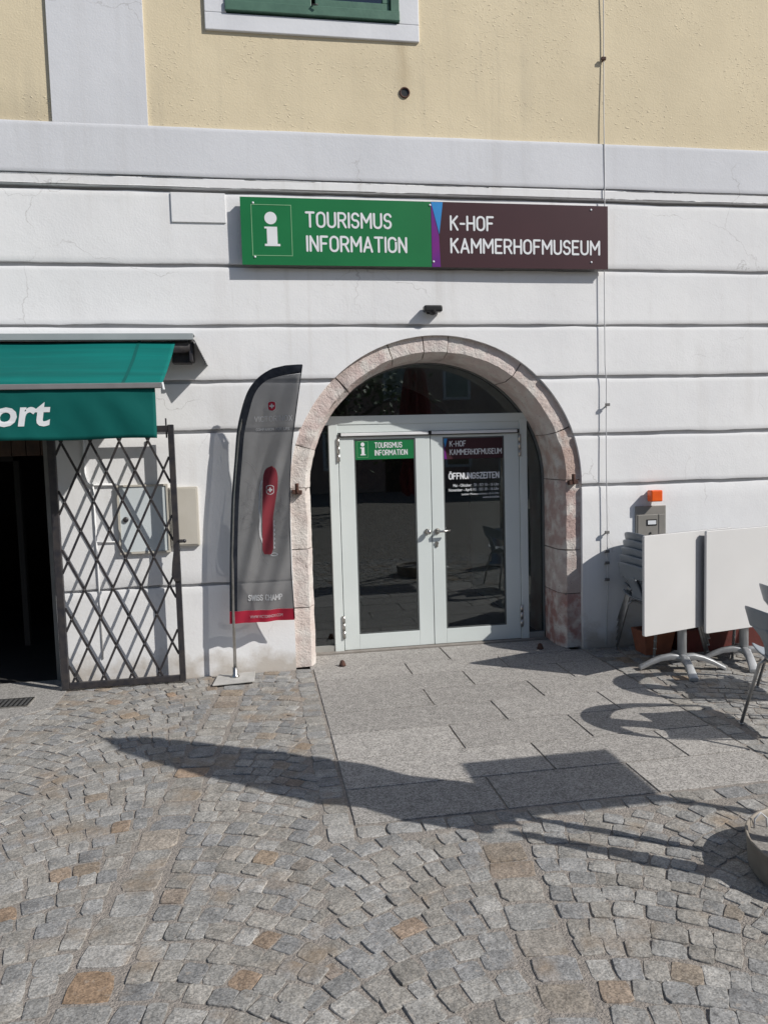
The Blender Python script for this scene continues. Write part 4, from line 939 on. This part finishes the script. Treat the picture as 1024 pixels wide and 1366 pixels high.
# ------------------------------------------------------------------ chairs
def band_pt(t):
    """plan of the arm-and-back band, t 0..1 from the left arm to the right arm (front is -Y)"""
    tab = [(-.285, -.185), (-.30, -.06), (-.29, .08), (-.235, .20), (-.13, .27), (0, .295), (.13, .27), (.235, .20), (.29, .08), (.30, -.06), (.285, -.185)]
    u = t * 10; i = min(9, int(u)); a = u - i
    p0, p1, p2, p3 = tab[max(0, i - 1)], tab[i], tab[i + 1], tab[min(10, i + 2)]
    return tuple(.5 * ((2 * p1[k]) + (-p0[k] + p2[k]) * a + (2 * p0[k] - 5 * p1[k] + 4 * p2[k] - p3[k]) * a * a + (-p0[k] + 3 * p1[k] - 3 * p2[k] + p3[k]) * a ** 3) for k in (0, 1))
def make_chair():
    t = empty('armchair', (0, 0, 0), label='x', cat='chair')
    def band(u, v):
        x, y = band_pt(u); b = math.sin(PI * u)
        q_ = (y + .185) / .48; lo, hi = .495 + .165 * q_, .545 + .245 * q_
        z = lo + (hi - lo) * v; fl_ = 1 + .10 * v
        return (x * fl_, y * (1 + .12 * v * b), z)
    f = MB(); f.grid(band, 40, 5); f.build('backrest', SHELL, t, solid=.012, local=True, subsurf=1)
    def seat(u, v):
        a, b = u * 2 - 1, v * 2 - 1
        x = .245 * a * (1 - .10 * max(0, b)); y = .235 * b * (1 - .06 * a * a)
        z = .435 + .045 * abs(a) ** 3 + .055 * max(0, b) ** 3 - .025 * max(0, -b) ** 3
        return (x, y, z)
    f = MB(); f.grid(seat, 14, 14); f.build('seat', SHELL, t, solid=.014, local=True, subsurf=1)
    f = MB(); f.grid(lambda u, v: ((u * 2 - 1) * (.075 - .015 * math.sin(PI * v)), .215 + .085 * v - .02 * math.sin(PI * v), .475 + .20 * v), 6, 6); f.build('back_support', SHELL, t, solid=.013, local=True)
    for sx in (-1, 1):
        def arm(u, v):
            q = [(.288, -.18, .535), (.292, -.225, .525), (.278, -.235, .50), (.25, -.205, .475), (.222, -.15, .455)]
            s = u * 4; i = min(3, int(s)); a = s - i
            p = [q[i][k] + (q[i + 1][k] - q[i][k]) * a for k in range(3)]
            return (sx * p[0], p[1] + (v - .5) * .012, p[2] + (v - .5) * .06 * (1 - .4 * u))
        f = MB(); f.grid(arm, 16, 4); f.build('armrest_support', SHELL, t, solid=.022, local=True)
        for sy in (-1, 1):
            f = MB(); f.tube([(sx * .17, sy * .15, .432), (sx * .20, sy * .175, .40), (sx * .265, sy * .25, .008)], .0105, 8); f.tube([(sx * .2645, sy * .2495, .012), (sx * .2652, sy * .2502, .0)], .013, 8); f.build('leg', TUBE, t, local=True)
    f = MB(); f.tube([(-.17, .15, .428), (-.17, -.15, .428), (.17, -.15, .428), (.17, .15, .428), (-.17, .15, .428)], .010, 6); f.build('seat_frame', TUBE, t, local=True)
    return t
chair = make_chair()
used = [False]
def place(x, y, z, rz, label, group=None, tilt=0):
    c = clone(chair) if used[0] else chair
    used[0] = True
    c.location = (x, y, z); c.rotation_euler = (tilt, 0, rz); c['label'] = label
    if group: c['group'] = group
    elif 'group' in c: del c['group']
    return c
ORD = ['lowest', 'second from the ground', 'third from the ground', 'fourth from the ground', 'topmost']
for i in range(5):
    place(3.275 + .004 * i, 5.80, i * .058, math.radians(96), 'grey plastic armchair, %s in the stack by the wall wire' % ORD[i], 'stacked chairs behind the folded tables', tilt=.015 * i)
for i in range(4):
    place(3.98 + .004 * i, 5.78, i * .058, math.radians(92), 'grey armchair, %s in the stack behind both folded tables' % (ORD[i] if i < 3 else 'topmost'), 'stacked chairs behind the folded tables', tilt=.015 * i)
place(3.135, 3.90, 0, math.radians(86), 'single grey armchair beside the closed red parasol')
place(3.66, 4.50, 0, math.radians(80), 'grey armchair out of view, added to cast the second loop shadow')  # unseen armchair, placed for its loop shadow on the paving

# ------------------------------------------------------------------ planters behind the tables
pt = empty('terracotta_planter', (3.45, 5.86, 0), label='square terracotta planter on the ground below the chair stack', cat='planter')
def planter(pt, x0, x1, y0, y1, h_, mat):
    f = MB(); f.add([(x0 + .03, y0 + .03, 0), (x1 - .03, y0 + .03, 0), (x1 - .03, y1 - .03, 0), (x0 + .03, y1 - .03, 0), (x0, y0, h_), (x1, y0, h_), (x1, y1, h_), (x0, y1, h_), (x0 + .025, y0 + .025, h_), (x1 - .025, y0 + .025, h_), (x1 - .025, y1 - .025, h_), (x0 + .025, y1 - .025, h_), (x0 + .03, y0 + .03, h_ - .06), (x1 - .03, y0 + .03, h_ - .06), (x1 - .03, y1 - .03, h_ - .06), (x0 + .03, y1 - .03, h_ - .06)],
        [(3, 2, 1, 0)] + [(r_ * 4 + k, r_ * 4 + (k + 1) % 4, r_ * 4 + 4 + (k + 1) % 4, r_ * 4 + 4 + k) for r_ in range(3) for k in range(4)]); f.build('pot', mat, pt, bevel=.005)
    f = MB(); f.add([(x0 + .03, y0 + .03, h_ - .05), (x1 - .03, y0 + .03, h_ - .05), (x1 - .03, y1 - .03, h_ - .05), (x0 + .03, y1 - .03, h_ - .05)], [(0, 1, 2, 3)]); f.build('soil', SOIL, pt)
planter(pt, 3.10, 3.38, 5.74, 5.98, .20, TERRA)
pt2 = empty('long_planter', (3.75, 5.8, 0), label='long dark red planter trough on the ground behind the folded tables', cat='planter')
planter(pt2, 3.42, 4.3, 5.72, 5.96, .20, DARKRED)

# ------------------------------------------------------------------ parasol
PX, PY = 2.238, 2.604
pb = empty('parasol_base', (PX, PY, 0), label='round zinc drum filled with concrete holding the parasol', cat='parasol base')
f = MB(); f.lathe([(.320, 0), (.325, .01), (.332, .125), (.336, .13), (.332, .135), (.325, .13), (.321, .095)], (PX, PY, 0), 48); f.build('drum', DRUM, pb)
f = MB()
f.grid(lambda u, v: (PX + .322 * v * math.cos(2 * PI * u), PY + .322 * v * math.sin(2 * PI * u), .098 + .012 * noise.noise((v * 5 * math.cos(2 * PI * u), v * 5 * math.sin(2 * PI * u), 2)) * (v > .05)), 36, 10); f.build('concrete_fill', CONC, pb)
for a_ in (2.2, 5.2):
    hx, hy = PX + .29 * math.cos(a_), PY + .29 * math.sin(a_)
    f = MB(); f.tube([(hx - .03, hy, .10), (hx - .028, hy, .14), (hx, hy, .165), (hx + .028, hy, .14), (hx + .03, hy, .10)], .004, 6); f.build('wire_handle', WIREW, pb)
pa = empty('closed_parasol', (PX, PY, .1), label='tall closed dark red parasol tied up on its drum base', cat='parasol')
f = MB(); f.tube([(PX, PY, .08), (PX, PY, 3.14)], .024, 12); f.build('pole', M('parasol_pole_white', (.55, .55, .53), None, 5, .4), pa)
def canopy(u, v):
    z = 1.17 + 1.93 * v; an = 2 * PI * u
    env = interp([(.245, 1.17), (.262, 1.35), (.215, 1.58), (.262, 1.78), (.245, 2.05), (.215, 2.4), (.165, 2.75), (.12, 2.98), (.085, 3.06), (.03, 3.10)], z)
    r_ = env * (.78 + .22 * math.cos(an * 8 + 1.1 * math.sin(z * 2)) * (1 if v < .97 else 0)) + .012 * noise.noise((math.cos(an) * 2, math.sin(an) * 2, z * 2))
    zz = z + (.05 * math.cos(an * 8) * (1 - v) ** 4)
    return (PX + r_ * math.cos(an), PY + r_ * math.sin(an), zz)
f = MB(); f.grid(canopy, 96, 40); f.build('folded_canopy', PARA, pa)
f = MB(); f.lathe([(.02, 3.08), (.045, 3.10), (.03, 3.14), (.015, 3.17), (0, 3.175)], (PX, PY, 0), 12); f.build('finial', LETTER, pa)
f = MB(); f.lathe([(.200, 1.56), (.206, 1.565), (.206, 1.60), (.200, 1.605)], (PX, PY, 0), 24); f.build('tie_strap', PARA, pa)

# ------------------------------------------------------------------ guessed patio heater, added beyond the frame to cast the square shadow
HX, HY, HZ = 3.61, 2.19, 2.05
ph = empty('heater_shadow_caster', (HX, HY, 0), label='unseen shadow caster shaped as a patio heater with flat square hood', cat='heater')
f = MB(); f.box(HX - .43, HX + .43, HY - .32, HY + .32, HZ, HZ + .02); f.box(HX - .43, HX + .43, HY - .32, HY - .31, HZ - .03, HZ); f.build('hood', ALU, ph, bevel=.005)
f = MB(); f.tube([(HX, HY, .5), (HX, HY, HZ - .22)], .03, 14); f.build('post', STEEL, ph)
f = MB(); f.lathe([(.06, HZ - .24), (.10, HZ - .20), (.10, HZ - .02), (.0, HZ - .02)], (HX, HY, 0), 20); f.build('burner', STEEL, ph)
f = MB(); f.lathe([(.23, 0), (.24, .02), (.22, .05), (.17, .06), (.17, .50), (.10, .56), (0, .56)], (HX, HY, 0), 28); f.build('gas_cabinet', STEEL, ph)

po = empty('stripe_shadow_post', (2.62, 2.13, 0), label='unseen slim tapered post added to cast a shadow stripe on the ground', cat='post')  # invented post outside the view, added to cast the lower shadow stripe
f = MB(); f.lathe([(.17, 0), (.17, .02), (.09, .035), (.075, .10), (.055, .7), (.032, 1.35), (.030, 1.46), (.012, 1.50), (0, 1.502)], (2.62, 2.13, 0), 24); f.build('post', STEEL, po)
f = MB(); f.lathe([(.046, 1.0), (.050, 1.005), (.050, 1.03), (.045, 1.035)], (2.62, 2.13, 0), 20); f.build('collar', BLACKM, po)

# ------------------------------------------------------------------ ground
def sheet(name, x0, x1, y0, y1, z, mat, n=1):
    f = MB(); f.grid(lambda u, v: (x0 + (x1 - x0) * u, y0 + (y1 - y0) * v, z), n, n, False); return f.build(name, mat)
def far_cobbles():
    mt, n, l, p, o = node_mat('far_cobbles')
    tc = n.new('ShaderNodeTexCoord'); v = n.new('ShaderNodeTexVoronoi'); v.inputs['Scale'].default_value = 8.5; l.new(tc.outputs['Object'], v.inputs['Vector'])
    ve = n.new('ShaderNodeTexVoronoi'); ve.feature = 'DISTANCE_TO_EDGE'; ve.inputs['Scale'].default_value = 8.5; l.new(tc.outputs['Object'], ve.inputs['Vector'])
    h_ = n.new('ShaderNodeHueSaturation'); h_.inputs['Color'].default_value = (.20, .19, .175, 1); h_.inputs['Saturation'].default_value = 1
    r = n.new('ShaderNodeMapRange'); r.inputs[3].default_value = .75; r.inputs[4].default_value = 1.3; l.new(v.outputs['Color'], r.inputs[0]); l.new(r.outputs[0], h_.inputs['Value'])
    mx = n.new('ShaderNodeMix'); mx.data_type = 'RGBA'; mx.inputs[7].default_value = (.22, .19, .155, 1); l.new(h_.outputs[0], mx.inputs[6])
    e = n.new('ShaderNodeMapRange'); e.inputs[1].default_value = .06; e.inputs[2].default_value = .1; e.inputs[3].default_value = 1; e.inputs[4].default_value = 0; l.new(ve.outputs['Distance'], e.inputs[0]); l.new(e.outputs[0], mx.inputs[0])
    l.new(mx.outputs[2], p.inputs['Base Color']); p.inputs['Roughness'].default_value = .85
    b = n.new('ShaderNodeBump'); b.inputs['Distance'].default_value = .01; b.inputs['Strength'].default_value = .7; b.invert = True; l.new(e.outputs[0], b.inputs['Height']); l.new(b.outputs[0], p.inputs['Normal'])
    return mt
tag(sheet('ground', -150, 150, -220, 6.4, -.030, far_cobbles(), 4), kind='structure')
SANDM = M('joint_sand', (.33, .295, .262), (.22, .20, .18), 70, .95, .010, 120)
X0, X1, Y0, Y1 = -3.6, 4.9, .9, 6.125
pav = MB(); pav.grid(lambda u, v: (X0 + (X1 - X0) * u, Y0 + (Y1 - Y0) * v, -.0052 + .0030 * noise.noise((u * 70, v * 46, 0))), 300, 200)
pav = tag(pav.build('cobbled_pavement', SANDM), kind='structure')
SX0, SX1, SY0 = .385, 2.715, 3.435         # granite slab carpet before the door
def in_slabs(x, y, mrg=0): return SX0 - mrg < x < SX1 + mrg and y > SY0 - mrg
def in_thr(x, y): return y > 5.43 - (x + 1.5) * .7 and x < -1.50 + 0.0 and y > 5.40 + max(0, (x + 1.75)) * .9
stones = []
def add_stone(cx, cy, w_, h_, ang, big=False):
    stones.append((cx, cy, w_, h_, ang, big))
PER, RAD, PITCH = 1.56, 1.22, .106
DR = .115
def crest(k, y): return -.62 + k * PER + (y - 2.5) * DR
GAP = .007
for k in range(-3, 4):
    y = Y0
    while y < Y1 + .4:                      # column of large setts on the crest line
        hh = rnd.uniform(.12, .19); ww = rnd.uniform(.155, .195)
        add_stone(crest(k, y + hh / 2) + rnd.uniform(-.008, .008), y + hh / 2, ww, hh - GAP, -math.atan(DR) + rnd.uniform(-.04, .04), True); y += hh
    r_ = 0; yb = Y0
    while yb < Y1 + .9:
        pit = PITCH * rnd.uniform(.9, 1.1)
        for sd in (-1, 1):
            s = .105 + rnd.uniform(-.006, .012)
            th_max = math.asin(PER / 2 / RAD)
            while True:
                wd = rnd.uniform(.082, .132) if rnd.random() > .15 else rnd.uniform(.066, .085)
                th = (s + wd / 2) / RAD
                if s / RAD > th_max - .035: break
                e1 = (s + wd) / RAD
                if e1 > th_max: wd = max(.05, th_max * RAD - s); th = (s + wd / 2) / RAD
                cy = yb - RAD * (1 - math.cos(th)) + rnd.uniform(-.010, .010)
                cx = crest(k, cy) + sd * RAD * math.sin(th)
                add_stone(cx, cy, wd - GAP * rnd.uniform(.5, 1.5), pit * math.cos(th) ** .8 - GAP * rnd.uniform(.4, 1.2), -sd * th - .06 + rnd.uniform(-.11, .11))
                s += wd
        yb += pit
# border setts round the slabs
y = SY0 - .14
while y < 6.1:
    hh = rnd.uniform(.10, .17); add_stone(SX0 - .075 + rnd.uniform(-.008, .008), y + hh / 2, .125, hh - GAP, rnd.uniform(-.04, .04), None); y += hh
x = SX0
while x < SX1 + 1.2:
    ww = rnd.uniform(.11, .17); add_stone(x + ww / 2, SY0 - .065 + rnd.uniform(-.006, .006), ww - GAP, .105, rnd.uniform(-.05, .05), None); x += ww
y = SY0
while y < 6.1:
    hh = rnd.uniform(.11, .17); add_stone(SX1 + .075, y + hh / 2, .125, hh - GAP, rnd.uniform(-.04, .04), None); y += hh
keep = []
for st in stones:
    cx, cy, w_, h_, an, big = st
    if not (X0 < cx < X1 and Y0 < cy < 6.10) or w_ < .03 or h_ < .03: continue
    if big is not None and (in_slabs(cx, cy, .155) or (cx > SX0 - .15 and SY0 - .125 < cy < SY0 + .1 and cx < SX1 + 1.2)): continue
    if in_thr(cx, cy): continue
    if cy > 6.06: h_ *= .8; cy = min(cy, 6.08); st = (cx, cy, w_, h_, an, big)
    keep.append(st)
GREYS = [(.285, .280, .268), (.268, .266, .260), (.305, .296, .278), (.255, .254, .252), (.295, .280, .256), (.315, .306, .290), (.275, .260, .236)]
BROWN = [(.265, .205, .150), (.265, .215, .165), (.28, .195, .130), (.275, .23, .185)]
def stone_geo(st, idx):
    cx, cy, w_, h_, an, big = st
    r2 = random.Random(idx * 13 + 5)
    n = 12; out = []
    tz = r2.uniform(-.003, .0025); kx, ky = r2.uniform(-.04, .04), r2.uniform(-.04, .04)
    hw, hh = w_ / 2, h_ / 2; jw = .12
    cn = [(sx * hw * (1 + r2.uniform(-jw, jw * .5)), sy * hh * (1 + r2.uniform(-jw, jw * .5))) for sx, sy in ((1, 1), (-1, 1), (-1, -1), (1, -1))]
    for i in range(4):
        p, pv, nx_ = cn[i], cn[i - 1], cn[(i + 1) % 4]; c1, c2 = r2.uniform(.10, .22), r2.uniform(.10, .22)
        out.append((p[0] + (pv[0] - p[0]) * c1, p[1] + (pv[1] - p[1]) * c1)); out.append((p[0] * .955, p[1] * .955) if r2.random() < .5 else (p[0] + (nx_[0] - p[0]) * c2 * .7, p[1] + (nx_[1] - p[1]) * c2 * .7))
        b_ = 1 + r2.uniform(-.04, .07); out.append(((p[0] + nx_[0]) / 2 * b_, (p[1] + nx_[1]) / 2 * b_))
    ca, sa = math.cos(an), math.sin(an)
    rings = [(1.0, -.035), (1.0, tz - .0031), (.96, tz - .0005), (.6, tz + .0004)]
    v = []
    for sc_, z in rings:
        for x, y in out:
            x2, y2 = x * sc_, y * sc_
            zz = z + (kx * x2 + ky * y2 + (.0018 * noise.noise((cx * 30 + x2 * 40, cy * 30 + y2 * 40, 1)) if sc_ < 1 else 0) if z > -.03 else 0)
            v.append((cx + x2 * ca - y2 * sa, cy + x2 * sa + y2 * ca, zz))
    f = [(r_ * n + i, r_ * n + (i + 1) % n, (r_ + 1) * n + (i + 1) % n, (r_ + 1) * n + i) for r_ in range(3) for i in range(n)]
    f.append(tuple(3 * n + i for i in range(n)))
    base = r2.choice(GREYS)
    pb_ = .38 if big else .05
    if cy > 5.2 and cx < .6: pb_ += .10
    if r2.random() < pb_:
        b_ = r2.choice(BROWN); m_ = r2.uniform(.35, 1.0); base = tuple(base[k] * (1 - m_) + b_[k] * m_ for k in range(3))
    k_ = r2.uniform(.80, 1.09); base = tuple(min(.6, c * k_) for c in base)
    return v, f, base
CAMP = Vector((0, 0, 1.75))
def px_area(st):
    d = Vector((st[0], st[1], 0)) - CAMP; dep = -d.dot(BK)
    u, v = d.dot(RX) / dep * 1012 + 512, 683 - d.dot(UPV) / dep * 1012
    if not (10 < u < 1014 and v < 1358): return 0
    return st[2] * st[3] / dep ** 3
order = sorted(range(len(keep)), key=lambda i: -px_area(keep[i]))
single = set(order[:300])
rest = MB(); rcol = []
for i, st in enumerate(keep):
    v, f, c = stone_geo(st, i)
    if i in single:
        mb = MB(); mb.add(v, f, False); mb.build('cobblestone', STONE, pav, colour=c)
    else:
        rest.add(v, f, False); rcol += [*c, 1.0] * len(v)
ro = rest.build('cobblestones_beyond', STONE, pav); ro['kind'] = 'stuff'
ca = ro.data.color_attributes.new('stone_colour', 'FLOAT_COLOR', 'POINT'); ca.data.foreach_set('color', rcol)
# granite slabs
gp = MB(); gp.box(SX0 - .004, SX1 + .004, SY0 - .004, 6.50, -.06, -.034)
gp = tag(gp.build('entrance_pavement', M('slab_bed', (.07, .062, .055), None, 20, .95)), kind='structure')
rows = [6.50, 6.085, 5.752, 5.376, 5.006, 4.612, 4.214, 3.815, SY0]
for r_ in range(8):
    ya, yb = rows[r_ + 1], rows[r_]
    js = [1.94, 1.14] if r_ % 2 else [2.33, 1.54]
    if r_ == 0: js = [1.54]
    xs = sorted([SX0, SX1] + js)
    if r_ == 0: xs = [.36, 1.54, 2.62]
    for xa, xb in zip(xs, xs[1:]):
        e = .0055; tz = rnd.uniform(-.001, .001); k_ = rnd.uniform(.88, 1.10); c = (.318 * k_, .302 * k_, .283 * k_)
        f = MB(); f.box(xa + e, xb - e, ya + .006, yb - .006, -.05, tz + .001); f.build('granite_slab', SLAB, gp, bevel=.0015, seg=1, colour=c)
# shop threshold with grating
th = MB(); th.add([(-3.6, 5.36, .004), (-1.80, 5.40, .004), (-1.50, 5.62, .004), (-1.50, 6.32, .004), (-3.6, 6.32, .004)], [(0, 1, 2, 3, 4)])
tho = th.build('shop_threshold', SLAB, colour=(.30, .288, .272)); md = tho.modifiers.new('s', 'SOLIDIFY'); md.thickness = .05; md.offset = -1
tag(tho, kind='structure')
gr = empty('floor_grating', (-2.1, 5.76, .004), label='dark metal drain grating let into the shop threshold', cat='grating')
f = MB(); f.box(-2.60, -1.69, 5.665, 5.675, .005, .014); f.box(-2.60, -1.69, 5.855, 5.865, .005, .014); f.box(-1.70, -1.69, 5.676, 5.854, .005, .014); f.box(-2.6, -2.59, 5.676, 5.854, .005, .014); f.build('rim', STEEL, gr)
f = MB(); f.box(-2.588, -1.702, 5.677, 5.853, .0052, .0062); f.build('pit', BLACKP, gr)
for i in range(26):
    x = -2.57 + i * .034
    f = MB(); f.box(x, x + .013, 5.677, 5.853, .007, .0125); f.build('slat', TUBE, gr)
# door stops and litter
for x_, y_ in ((.63, 6.12), (2.37, 6.20)):
    ds = MB(); ds.lathe([(.026, 0), (.030, .006), (.024, .02), (.018, .04), (.010, .048), (0, .05)], (x_, y_, .002), 14)
    tag(ds.build('door_stop', RUST), 'small rusty floor door stop %s' % ('by the left arch jamb' if x_ < 1 else 'by the shaded right arch jamb'), 'door stop')

# ------------------------------------------------------------------ houses and tree across the square (seen mirrored in the glass)
def house(name, label, x0, x1, y1, h_, mat, cols, rows_, depth=9):
    hs = empty(name, ((x0 + x1) / 2, y1 - depth / 2, 0), label=label, cat='house')
    f = MB(); f.box(x0, x1, y1 - depth, y1, 0, h_); f.build('wall', mat, hs)
    f = MB(); f.add([(x0 - .3, y1 + .5, h_), (x1 + .3, y1 + .5, h_), (x1 + .3, y1 - depth / 2, h_ + 3.2), (x0 - .3, y1 - depth / 2, h_ + 3.2), (x0 - .3, y1 - depth - .5, h_), (x1 + .3, y1 - depth - .5, h_)], [(0, 1, 2, 3), (3, 2, 5, 4), (0, 3, 4), (1, 5, 2), (0, 4, 5, 1)]); f.build('roof', ROOFT, hs)
    for c in range(cols):
        for r_ in range(rows_):
            cx = x0 + (x1 - x0) * (c + .5) / cols; z = 1.0 + r_ * (h_ - 1) / rows_
            if r_ == 0 and c == cols // 2:
                f = MB(); f.box(cx - .6, cx + .6, y1, y1 + .05, 0, 2.4); f.build('door', WOODD, hs); continue
            f = MB(); f.box(cx - .62, cx + .62, y1, y1 + .06, z, z + 1.7); wf = f.build('window', PAINTW, hs)
            f = MB(); f.box(cx - .5, cx + .5, y1 + .061, y1 + .07, z + .12, z + 1.58); f.build('pane', WGLASS, wf)
house('town_house', 'ochre town house across the square, three storeys', -14, -1, -19, 9.0, HOUSEA, 5, 3)
house('town_house', 'rose town house across the square, beside the ochre one', -.6, 13, -20, 10.0, HOUSEB, 5, 3)
house('town_house', 'low ochre gabled house at the far side of the square', 13.6, 26, -18, 7.5, HOUSEA, 4, 2)
def tree(label, x, y, h_, cr):
    t = empty('broadleaf_tree', (x, y, 0), label=label, cat='tree', group='trees on the square')
    r3 = random.Random(int(x * 10)); f = MB(); f.tube([(x, y, 0), (x + .05, y, h_ * .3), (x - .05, y + .1, h_ * .6), (x, y, h_ * .85)], [.2, .16, .11, .04], 10)
    for k in range(9):
        a = k * 2.4; z = h_ * (.38 + .05 * k); f.tube([(x, y, z), (x + cr * .45 * math.cos(a), y + cr * .45 * math.sin(a), z + cr * .3), (x + cr * .8 * math.cos(a), y + cr * .8 * math.sin(a), z + cr * .45)], [.07, .045, .015], 6)
    f.build('trunk', BARK, t)
    f = MB(); cl = [(Vector((r3.gauss(0, .45), r3.gauss(0, .45), r3.gauss(0, .42))) * cr) for _ in range(46)]
    for c in cl:
        for _ in range(75):
            p = Vector((x, y, h_ * .68)) + c + Vector((r3.gauss(0, 1), r3.gauss(0, 1), r3.gauss(0, 1))) * cr * .13
            a = Vector((r3.uniform(-1, 1), r3.uniform(-1, 1), r3.uniform(-.6, .6))).normalized(); b = a.cross(Vector((r3.uniform(-1, 1), r3.uniform(-1, 1), 1))).normalized(); s = r3.uniform(.07, .13)
            f.add([p - a * s, p + b * s * .5, p + a * s, p - b * s * .5], [(0, 1, 2, 3)])
    f.build('crown', LEAF, t)
tree('broadleaf tree on the square before the rose house', 2.6, -9.5, 6.5, 2.3)
tree('broadleaf tree on the square before the ochre house', -5.2, -11, 7.0, 2.6)
